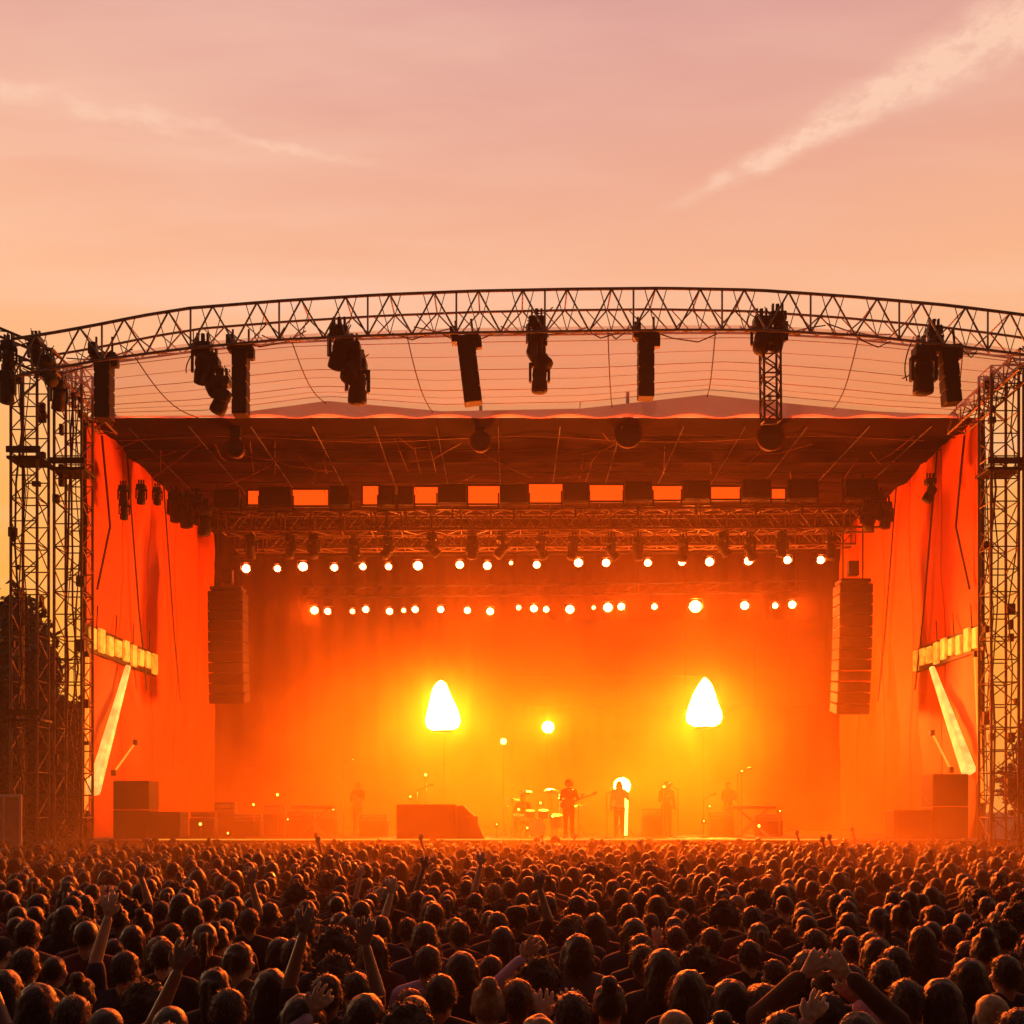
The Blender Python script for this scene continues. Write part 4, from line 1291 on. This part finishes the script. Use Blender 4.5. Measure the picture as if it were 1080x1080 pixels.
# the audience -------------------------------------------------------------
CG = 'concertgoers packed in front of the stage'
placed = []
counts = [0]


def crowd_person(px, py, pose='stand', hair='short', hc='black', top='black', label='', skin=0, height=1.72, lean=0.0, rot=None):
    """px, py: where the crown of the head shows in the photograph; depth follows from the body height"""
    Y = F * (CZ - height - .01) / (py - HZ)
    x = (px - 540) / F * Y
    placed.append((x, Y))
    counts[0] += 1
    return person(x, Y, 0, rnd.uniform(-.25, .25) if rot is None else rot, height, pose, hair, hc, top, label, CG, skin, rnd.randrange(3), lean)


NEAR = [
    (28, 998, 'stand', 'short', 'black', 'black', 'dark round head of a person standing behind the V of raised hands, left edge'),
    (5, 1022, 'stand', 'long', 'black', 'black', 'long dark-haired person cut by the left edge near the bottom corner'),
    (40, 1036, 'stand', 'bob', 'black', 'maroon', 'dark bobbed head in maroon at the bottom left, below the V of raised hands'),
    (78, 1048, 'arms_v', 'short', 'black', 'black', 'person raising both open hands in a V near the left tower foot'),
    (112, 1060, 'stand', 'cropped', 'black', 'black', 'cropped dark head at the bottom edge under a lit raised hand'),
    (133, 1002, 'left_up', 'short', 'black', 'navy', 'person stretching the left arm straight up beside the V of raised hands'),
    (172, 990, 'stand', 'short', 'black', 'black', 'dark head just above the lavender-sleeved arm'),
    (180, 1058, 'sleeve_up', 'cropped', 'black', 'lavender', 'person in pale lavender with the right sleeve flung out, bottom left'),
    (241, 1041, 'stand', 'short', 'black', 'black', 'smooth dark head with a thin orange rim right of the lavender sleeve'),
    (319, 1048, 'stand', 'bob', 'black', 'pink', 'dark bobbed head with orange rim and dusty pink shoulders at the bottom'),
    (310, 989, 'stand', 'short', 'black', 'black', 'large round dark head above the dusty pink shoulders'),
    (230, 975, 'stand', 'bun', 'black', 'black', 'dark head with a top bun left of the large round head'),
    (285, 951, 'stand', 'short', 'brown', 'maroon', 'short brown-haired person in maroon below the left cone lamp glow, far row'),
    (286, 1021, 'stand', 'long', 'black', 'brown', 'long dark-haired person in brown between the two orange-rimmed heads'),
    (227, 1019, 'stand', 'ponytail', 'black', 'black', 'dark ponytailed head directly behind the smooth orange-rimmed head'),
    (345, 1026, 'high', 'short', 'black', 'black', 'person with both arms straight up left of the bottom row centre'),
    (387, 947, 'stand', 'cropped', 'black', 'black', 'lone round cropped head with a crisp orange rim below the wide loudspeaker box'),
    (465, 1026, 'stand', 'short', 'black', 'black', 'smooth tall dark head with orange rim in the bottom centre left'),
    (386, 1047, 'stand', 'long', 'black', 'black', 'long dark-haired head at the bottom, left of the pale-haired one'),
    (430, 1062, 'stand', 'curly', 'black', 'brown', 'curly dark head at the bottom edge before the pale-haired person'),
    (437, 1047, 'stand', 'cropped', 'fair', 'brown', 'pale cropped head showing behind the curly dark head'),
    (514, 1035, 'stand', 'bun', 'fair', 'maroon', 'fair-haired person in maroon with a lit top bun near the bottom centre'),
    (546, 1031, 'stand', 'short', 'brown', 'maroon', 'brown-haired person in maroon at the bottom centre'),
    (487, 1003, 'stand', 'bob', 'black', 'black', 'wide dark bobbed head behind the fair top bun'),
    (452, 996, 'sleeve_up', 'short', 'brown', 'lavender', 'person in lavender thrusting a pale sleeve up in the middle of the crowd'),
    (394, 986, 'stand', 'long', 'brown', 'maroon', 'long brown-haired person in maroon left of the pale sleeve'),
    (565, 986, 'stand', 'short', 'black', 'black', 'short dark head right of the wide bobbed head'),
    (569, 1013, 'stand', 'curly', 'black', 'black', 'curly dark head just right of the bottom centre'),
    (643, 1034, 'stand', 'bun', 'black', 'maroon', 'dark head with a small lit bun left of the slanting forearm'),
    (603, 1045, 'phone', 'short', 'black', 'black', 'person holding both hands up before the face by the bunned head'),
    (676, 984, 'stand', 'short', 'black', 'black', 'dark head directly above the slanting forearm'),
    (712, 1062, 'sleeve_up', 'cropped', 'fair', 'pink', 'person in dusty pink with an outstretched slanting arm, bottom right of centre'),
    (735, 1000, 'stand', 'curly', 'brown', 'black', 'round curly brown head with a bright rim right of the slanting forearm'),
    (727, 1022, 'stand', 'long', 'black', 'black', 'long dark-haired head below the bright-rimmed curly one'),
    (770, 1032, 'stand', 'bob', 'black', 'maroon', 'dark bobbed head in maroon below the right cone lamp'),
    (806, 1036, 'stand', 'short', 'black', 'black', 'smooth dark head left of the arms raised to a peak'),
    (825, 1065, 'stand', 'short', 'black', 'black', 'dark head at the bottom edge below the arms raised to a peak'),
    (800, 972, 'stand', 'ponytail', 'brown', 'maroon', 'brown ponytailed person in maroon above the peak of arms'),
    (873, 1046, 'peak', 'short', 'black', 'brown', 'person joining both raised arms in a peak overhead at the right'),
    (762, 1071, 'stand', 'bun', 'black', 'black', 'topknot head cut by the bottom edge right of the dusty pink person'),
    (905, 1066, 'stand', 'long', 'black', 'black', 'long dark-haired head at the bottom right of the peak of arms'),
    (955, 1031, 'stand', 'short', 'black', 'black', 'smooth rounded dark head with rim left of the two right corner heads'),
    (992, 1031, 'stand', 'long', 'black', 'navy', 'tall long dark-haired person in navy near the bottom right'),
    (1022, 1010, 'stand', 'bob', 'black', 'black', 'dark bobbed head second from the right edge'),
    (1060, 1006, 'stand', 'short', 'black', 'black', 'dark head at the right edge beyond the bobbed head'),
    (1036, 975, 'stand', 'curly', 'black', 'black', 'big curly dark head near the right tower foot'),
    (985, 954, 'stand', 'short', 'brown', 'brown', 'brown head with a bright rim below the low right loudspeaker box'),
    (1015, 961, 'stand', 'cropped', 'black', 'maroon', 'cropped head in maroon right of the bright-rimmed brown head'),
    (925, 988, 'stand', 'bob', 'black', 'black', 'dark bobbed head left of the tall close pair at the right'),
    (944, 997, 'stand', 'short', 'black', 'maroon', 'short dark head in maroon right of the bobbed head'),
    (972, 976, 'stand', 'long', 'brown', 'maroon', 'long brown-haired person below the bright-rimmed brown head'),
    (1046, 1046, 'wide', 'cropped', 'fair', 'lavender', 'person in pale lavender with cropped fair hair in the bottom right corner'),
    (1074, 1062, 'stand', 'short', 'black', 'black', 'dark head in the extreme bottom right corner'),
]
for (px, py, pose, hair, hc, top, lb) in NEAR:
    crowd_person(px, py, pose, hair, hc, top, lb, rnd.choice((0, 0, 1, 2)))

# fill the rest of the field; nearest 300 are people of their own, the rest one far crowd
spots = []
Yr = 4.4
row = 0
while Yr < 29.0:
    wv = .53 * Yr + 4.5
    x = -wv + rnd.uniform(0, .4)
    while x < wv:
        xx = x + rnd.uniform(-.14, .14); yy = Yr + rnd.uniform(-.16, .16)
        if all((xx - a) ** 2 + (yy - b) ** 2 > .36 ** 2 for a, b in placed):
            spots.append((xx, yy))
        x += rnd.uniform(.40, .58) * (1.0 if Yr < 12 else .95)
    Yr += .49 + .004 * Yr
spots.sort(key=lambda p: p[1])
NIND = 300 - len(NEAR)
inview = [p for p in spots if abs(p[0]) < .50 * p[1] + .15]
near_spots = inview[:NIND]
near_set = set(near_spots)
far_spots = [p for p in spots if p not in near_set]
COLS = [(-9, 'by the left tower foot'), (115, 'below the tall left loudspeaker box'), (225, 'below the left line array'), (330, 'below the gear left of centre'), (430, 'below the wide loudspeaker box'), (525, 'below the drum kit'), (630, 'below the singer'), (715, 'below the right cone lamp'), (800, 'below the right keyboard'), (890, 'below the right line array'), (975, 'below low right loudspeaker'), (1030, 'by the right tower foot')]
hair_words = {'short': 'short %s hair', 'cropped': 'cropped %s hair', 'curly': 'curly %s hair', 'long': 'long %s hair', 'ponytail': 'a %s ponytail', 'bun': 'a %s top bun', 'bob': 'bobbed %s hair', 'cap': 'a cap'}
pose_words = {'stand': '', 'stand_long': '', 'clap': '', 'right_up': ', right hand up', 'left_up': ', left hand raised', 'fist': ', one fist raised', 'phone': ', hands up at the face', 'high': ', both arms up', 'arms_v': ', arms spread up'}
for (x, y) in near_spots:
    h = rnd.gauss(1.70, .055); h = max(1.56, min(1.80, h))
    pose = rnd.choices(list(pose_words), (34, 14, 16, 1.2, 1.2, .8, 2, .6, .5))[0]
    if y < 8.5 and pose not in ('stand', 'stand_long', 'clap'):
        pose = 'stand'
    hair = rnd.choices(list(hair_words), (30, 10, 8, 16, 10, 6, 12, 3))[0]
    hc = rnd.choices(('black', 'brown', 'fair'), (60, 32, 4))[0]
    top = rnd.choices(('black', 'maroon', 'navy', 'brown', 'grey'), (45, 20, 12, 15, 6))[0]
    px = 540 + x / y * F
    place = [c for lim, c in COLS if px >= lim or lim == -9][-1]
    row_w = 'near rows' if y < 8 else 'middle rows' if y < 11.5 else 'far rows'
    hw = 'a ' + top + ' cap' if hair == 'cap' else hair_words[hair] % hc
    lb = '%s, %s top%s, %s %s' % (hw.replace('short ', ''), top, pose_words[pose], row_w, place.replace(' the ', ' '))
    if hair == 'cap':
        lb = '%s%s, %s %s' % (hw, pose_words[pose], row_w, place)
    if len(lb.split()) > 16: lb = lb.replace(' top', '', 1)
    person(x, y, 0, rnd.uniform(-.35, .35), h, pose, hair, hc, top, lb[0].upper() + lb[1:], CG, rnd.choice((0, 0, 1, 2)), rnd.randrange(3), rnd.uniform(-.04, .04))


def flat_person(pose, hair):
    """all of one figure as arrays, thinned, for the far crowd"""
    V, Fa, Mi = [], [], []
    off = 0
    for k, (me, ratio) in enumerate(zip(POSES[pose][:3] + (HAIR[hair],), (.07, .14, .12, .35))):
        o = bpy.data.objects.new('t', me.copy()); col.objects.link(o)
        dm = o.modifiers.new('d', 'DECIMATE'); dm.ratio = ratio
        e = o.evaluated_get(bpy.context.evaluated_depsgraph_get()).to_mesh()
        e.calc_loop_triangles()
        v = np.empty(len(e.vertices) * 3, np.float32); e.vertices.foreach_get('co', v)
        t = np.empty(len(e.loop_triangles) * 3, np.int32); e.loop_triangles.foreach_get('vertices', t)
        V.append(v.reshape(-1, 3)); Fa.append(t.reshape(-1, 3) + off); Mi.append(np.full(len(t) // 3, k, np.int32)); off += len(v) // 3
        bpy.data.objects.remove(o)
    return np.concatenate(V), np.concatenate(Fa), np.concatenate(Mi)


FP = [flat_person(p, h) for p, h in (('stand', 'short'), ('stand_long', 'long'), ('clap', 'short'), ('stand', 'bob'), ('stand', 'ponytail'), ('right_up', 'cropped'), ('clap', 'curly'), ('arms_v', 'short'), ('stand', 'bun'))]
cm = [SKIN[0], TOPS['black'], TROU[0], HAIRM['black'], TOPS['maroon'], TOPS['brown'], TOPS['navy'], HAIRM['brown']]
AV, AF, AM, off = [], [], [], 0
for (x, y) in far_spots:
    v, f, mi = FP[rnd.choices(range(9), (9, 5, 6, 4, 4, .25, 3, .12, 2))[0]]
    s = max(.88, min(1.06, rnd.gauss(.985, .035))); a = rnd.uniform(-.4, .4); ca, sa = math.cos(a) * s, math.sin(a) * s
    w_ = np.stack([v[:, 0] * ca - v[:, 1] * sa + x, v[:, 0] * sa + v[:, 1] * ca + y, v[:, 2] * s], 1)
    AV.append(w_); AF.append(f + off); off += len(v)
    mi = mi.copy(); mi[mi == 1] = rnd.choice((1, 1, 4, 5, 6)); mi[mi == 3] = rnd.choice((3, 3, 7)); AM.append(mi)
AV = np.concatenate(AV).astype(np.float32); AF = np.concatenate(AF).astype(np.int32); AM = np.concatenate(AM)
me = bpy.data.meshes.new('crowd')
me.vertices.add(len(AV)); me.vertices.foreach_set('co', AV.ravel())
me.loops.add(AF.size); me.loops.foreach_set('vertex_index', AF.ravel())
me.polygons.add(len(AF)); me.polygons.foreach_set('loop_start', np.arange(0, AF.size, 3, dtype=np.int32))
me.polygons.foreach_set('loop_total', np.full(len(AF), 3, np.int32))
for m_ in cm: me.materials.append(m_)
me.polygons.foreach_set('material_index', AM)
me.update(calc_edges=True)
me.polygons.foreach_set('use_smooth', [True] * len(AF))
cro = bpy.data.objects.new('crowd', me); col.objects.link(cro)
tag(cro, 'dense far crowd of small dark heads stretching up to the stage front', 'crowd', None, 'stuff')

# ------------------------------------------------------------------ smoke on the stage
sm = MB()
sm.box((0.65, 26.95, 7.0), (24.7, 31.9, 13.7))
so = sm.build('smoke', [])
m = bpy.data.materials.new('stage smoke'); m.use_nodes = True
N, L = m.node_tree.nodes, m.node_tree.links
N.remove(N['Principled BSDF'])
vp = N.new('ShaderNodeVolumePrincipled'); vp.inputs['Color'].default_value = (.98, .60, .14, 1); vp.inputs['Anisotropy'].default_value = .2  # orange of the lamp light put into the smoke's scatter colour
geo = N.new('ShaderNodeNewGeometry'); sx = N.new('ShaderNodeSeparateXYZ'); L.new(geo.outputs['Position'], sx.inputs[0])
nz = N.new('ShaderNodeTexNoise'); nz.inputs['Scale'].default_value = .27; nz.inputs['Detail'].default_value = 4; nz.inputs['Distortion'].default_value = .6; L.new(geo.outputs['Position'], nz.inputs['Vector'])


def mth(op, a=None, b=None, nodes=None, links=None):
    n_ = (nodes or N).new('ShaderNodeMath'); n_.operation = op
    for i, q in enumerate((a, b)):
        if q is None: continue
        if isinstance(q, (int, float)): n_.inputs[i].default_value = q
        else: (links or L).new(q, n_.inputs[i])
    return n_.outputs[0]


hz = mth('EXPONENT', mth('MULTIPLY', mth('MAXIMUM', mth('SUBTRACT', sx.outputs['Z'], SH), 0.0), -1 / 2.05))
dens = mth('ADD', mth('MULTIPLY', hz, .17), .0012)
mr = N.new('ShaderNodeMapRange'); mr.inputs['From Min'].default_value = .35; mr.inputs['From Max'].default_value = .65; mr.inputs['To Min'].default_value = .22; mr.inputs['To Max'].default_value = 1.85
L.new(nz.outputs['Fac'], mr.inputs['Value'])
xr = N.new('ShaderNodeMapRange'); xr.inputs['From Min'].default_value = 5; xr.inputs['From Max'].default_value = 12; xr.inputs['To Min'].default_value = 1; xr.inputs['To Max'].default_value = .32
L.new(sx.outputs['X'], xr.inputs['Value'])
yr = N.new('ShaderNodeValToRGB'); ye = yr.color_ramp.elements
ye[0].position, ye[0].color = 0, (.012, .012, .012, 1); ye[1].position, ye[1].color = 1, (1, 1, 1, 1)
for p_, c_ in ((.35, .055), (.5, .13), (.575, .32), (.66, .85)):
    q = ye.new(p_); q.color = (c_, c_, c_, 1)
L.new(mth('DIVIDE', mth('SUBTRACT', sx.outputs['Y'], 11.0), 32.0), yr.inputs['Fac'])
L.new(mth('MULTIPLY', mth('MULTIPLY', mth('MULTIPLY', dens, mr.outputs['Result']), mth('MAXIMUM', xr.outputs['Result'], mth('MULTIPLY', mth('MINIMUM', mth('MULTIPLY', mth('SUBTRACT', 31.5, sx.outputs['Y']), .5), 1.0), 1.5))), yr.outputs['Color']), vp.inputs['Density'])
L.new(vp.outputs['Volume'], N['Material Output'].inputs['Volume'])
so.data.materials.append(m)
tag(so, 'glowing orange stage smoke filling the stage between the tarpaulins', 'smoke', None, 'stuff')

hb = MB(); hb.box((0, 300, 9.5), (930, 930, 21.0)); ho = hb.build('haze', [])
m = bpy.data.materials.new('evening haze'); m.use_nodes = True
m.node_tree.nodes.remove(m.node_tree.nodes['Principled BSDF'])
vp = m.node_tree.nodes.new('ShaderNodeVolumePrincipled'); vp.inputs['Color'].default_value = (.95, .86, .78, 1); vp.inputs['Anisotropy'].default_value = .7; vp.inputs['Density'].default_value = .00028
m.node_tree.links.new(vp.outputs['Volume'], m.node_tree.nodes['Material Output'].inputs['Volume'])
ho.data.materials.append(m); tag(ho, 'thin orange haze drifting over the crowd and field', 'haze', None, 'stuff')

# ------------------------------------------------------------------ sky and sun
w = bpy.data.worlds.new('World'); sc.world = w; w.use_nodes = True
N, L = w.node_tree.nodes, w.node_tree.links
bg = N['Background']
tc = N.new('ShaderNodeTexCoord'); sx = N.new('ShaderNodeSeparateXYZ'); L.new(tc.outputs['Generated'], sx.inputs[0])
X_, Y_, Z_ = sx.outputs['X'], sx.outputs['Y'], sx.outputs['Z']


def mw(op, a=None, b=None):
    return mth(op, a, b, N, L)


rp = N.new('ShaderNodeValToRGB'); e = rp.color_ramp.elements
stops = [(0, (.90, .36, .05)), (.16, (.96, .365, .045)), (.30, (.96, .42, .11)), (.42, (.95, .465, .25)), (.50, (.85, .41, .275)), (.56, (.76, .365, .29)), (.62, (.68, .325, .30)), (.74, (.36, .19, .2)), (1, (.10, .07, .10))]
e[0].position, e[0].color = stops[0][0], (*stops[0][1], 1); e[1].position, e[1].color = stops[-1][0], (*stops[-1][1], 1)
for p_, c_ in stops[1:-1]:
    q = e.new(p_); q.color = (*c_, 1)
L.new(mw('MAXIMUM', Z_, 0.0), rp.inputs['Fac'])
# the afterglow lies behind the stage; the sky behind the camera is already dusk-dark
back = N.new('ShaderNodeMapRange'); back.inputs['From Min'].default_value = -.5; back.inputs['From Max'].default_value = .55; back.inputs['To Min'].default_value = .05; back.inputs['To Max'].default_value = 1; back.interpolation_type = 'SMOOTHSTEP'
L.new(Y_, back.inputs['Value'])
base = N.new('ShaderNodeVectorMath'); base.operation = 'SCALE'; L.new(rp.outputs['Color'], base.inputs[0]); L.new(back.outputs['Result'], base.inputs['Scale'])
# clouds on a flat layer overhead: (x/z, y/z)
zc = mw('MAXIMUM', Z_, .06)
cx, cy = mw('DIVIDE', X_, zc), mw('DIVIDE', Y_, zc)
cv = N.new('ShaderNodeCombineXYZ'); L.new(cx, cv.inputs[0]); L.new(cy, cv.inputs[1])


def nzw(scale, detail, rough, vec=None, sc3=None, rot=0):
    mp = N.new('ShaderNodeMapping'); L.new(vec or cv.outputs[0], mp.inputs['Vector'])
    if sc3: mp.inputs['Scale'].default_value = sc3
    mp.inputs['Rotation'].default_value = (0, 0, rot)
    n_ = N.new('ShaderNodeTexNoise'); n_.inputs['Scale'].default_value = scale; n_.inputs['Detail'].default_value = detail; n_.inputs['Roughness'].default_value = rough
    L.new(mp.outputs[0], n_.inputs['Vector'])
    return n_.outputs['Fac']


def rng(val, a, b, c=0.0, d=1.0, smooth=True):
    n_ = N.new('ShaderNodeMapRange'); n_.interpolation_type = 'SMOOTHSTEP' if smooth else 'LINEAR'
    for k, q in zip(('From Min', 'From Max', 'To Min', 'To Max'), (a, b, c, d)): n_.inputs[k].default_value = q
    L.new(val, n_.inputs['Value'])
    return n_.outputs['Result']


# cirrus streak: a line from (.30,1.72) to (.66,1.32) on that layer
def streak_cloud(ax, ay, bx, by, w0, w1, fade0, fade1, wobble, seed):
    ln = math.hypot(bx - ax, by - ay); ux, uy = (bx - ax) / ln, (by - ay) / ln
    mp = N.new('ShaderNodeVectorMath'); mp.operation = 'ADD'; mp.inputs[1].default_value = (seed, seed * .7, 0); L.new(cv.outputs[0], mp.inputs[0])
    wob = mw('MULTIPLY', mw('SUBTRACT', nzw(7.0, 6, .65, mp.outputs[0]), .5), wobble)
    al = mw('ADD', mw('MULTIPLY', mw('SUBTRACT', cx, ax), ux), mw('MULTIPLY', mw('SUBTRACT', cy, ay), uy))
    ac = mw('ADD', mw('ADD', mw('MULTIPLY', mw('SUBTRACT', cx, ax), -uy), mw('MULTIPLY', mw('SUBTRACT', cy, ay), ux)), wob)
    wd = rng(al, 0, ln, w0, w1, False)
    q = mw('SUBTRACT', 1.0, rng(mw('DIVIDE', mw('ABSOLUTE', ac), wd), .05, 1.25))
    return mw('MULTIPLY', mw('MULTIPLY', q, mw('MULTIPLY', rng(al, -.1, fade0), mw('SUBTRACT', 1.0, rng(al, ln, ln + fade1)))), rng(nzw(16, 9, .7, mp.outputs[0]), .32, .66, .25, 1.0))


st_ = mw('ADD', streak_cloud(.285, 1.735, .66, 1.325, .020, .085, .22, 1.5, .09, 0), mw('MULTIPLY', streak_cloud(-.95, 1.39, -.36, 1.58, .045, .018, .1, .25, .14, 3.1), .36))
soft = mw('MULTIPLY', rng(nzw(1.3, 5, .55, None, (.45, 1.5, 1), .35), .45, .75), .55)
veil = mw('MULTIPLY', rng(nzw(2.2, 6, .6, None, (.35, 1.6, 1), -.25), .5, .8), .4)
cloud = mw('MINIMUM', mw('ADD', mw('ADD', mw('MULTIPLY', st_, 1.35), soft), veil), 1.0)
cloud = mw('MULTIPLY', cloud, rng(Z_, .12, .4))
cc = N.new('ShaderNodeMix'); cc.data_type = 'RGBA'
cl_col = N.new('ShaderNodeVectorMath'); cl_col.operation = 'SCALE'; cl_col.inputs[0].default_value = (.97, .60, .43); L.new(back.outputs['Result'], cl_col.inputs['Scale'])
L.new(cloud, cc.inputs['Factor']); L.new(base.outputs[0], cc.inputs['A']); L.new(cl_col.outputs[0], cc.inputs['B'])
dark = mw('MULTIPLY', rng(nzw(1.0, 4, .5, None, (.4, 1.2, 1), .2), .5, .72), .16)
dk = N.new('ShaderNodeMix'); dk.data_type = 'RGBA'; dk.inputs['B'].default_value = (.56, .27, .27, 1)
L.new(mw('MULTIPLY', dark, rng(Z_, .3, .5)), dk.inputs['Factor']); L.new(cc.outputs['Result'], dk.inputs['A'])
sky = N.new('ShaderNodeTexSky'); sky.sky_type = 'NISHITA'; sky.sun_disc = False
SUN_EL, SUN_AZ = R(3.0), R(-38)          # low sun, behind the stage on the left
sky.sun_elevation = SUN_EL; sky.sun_rotation = SUN_AZ; sky.dust_density = 4; sky.air_density = 1.5
ad = N.new('ShaderNodeVectorMath'); ad.operation = 'MULTIPLY_ADD'
ad.inputs[1].default_value = (.02, .02, .02)
L.new(sky.outputs['Color'], ad.inputs[0]); L.new(dk.outputs['Result'], ad.inputs[2])
L.new(ad.outputs[0], bg.inputs['Color']); bg.inputs['Strength'].default_value = 1.0

sl = bpy.data.lights.new('sun', 'SUN'); sl.energy = .35; sl.angle = R(.5); sl.color = (1, .55, .28)
slo = bpy.data.objects.new('sun', sl); col.objects.link(slo)
sd = Vector((math.sin(SUN_AZ) * math.cos(SUN_EL), math.cos(SUN_AZ) * math.cos(SUN_EL), math.sin(SUN_EL)))
slo.rotation_euler = sd.to_track_quat('Z', 'Y').to_euler()

# ------------------------------------------------------------------ camera
cd = bpy.data.cameras.new('camera'); co = bpy.data.objects.new('camera', cd); col.objects.link(co)
co.location = (0, 0, CZ); co.rotation_euler = (R(90), 0, 0)
cd.sensor_fit = 'HORIZONTAL'; cd.sensor_width = 36; cd.lens = 36 * F / 1080
cd.shift_y = (HZ - 540) / 1080; cd.clip_end = 5000; cd.clip_start = .1
sc.camera = co

sc.view_settings.view_transform = 'Standard'; sc.view_settings.look = 'None'; sc.view_settings.gamma = 1; sc.view_settings.exposure = 0
sc.render.engine = 'CYCLES'
cy = sc.cycles
cy.use_denoising = True
try:
    cy.denoiser = 'OPENIMAGEDENOISE'
except Exception:
    pass
cy.max_bounces = 5; cy.diffuse_bounces = 3; cy.glossy_bounces = 2; cy.transmission_bounces = 3; cy.volume_bounces = 1; cy.transparent_max_bounces = 6
cy.sample_clamp_indirect = 6.0
cy.caustics_reflective = False; cy.caustics_refractive = False
cy.volume_step_rate = 1.0
cy.use_light_tree = True
print('people', counts, len(near_spots), len(far_spots), len(AV))
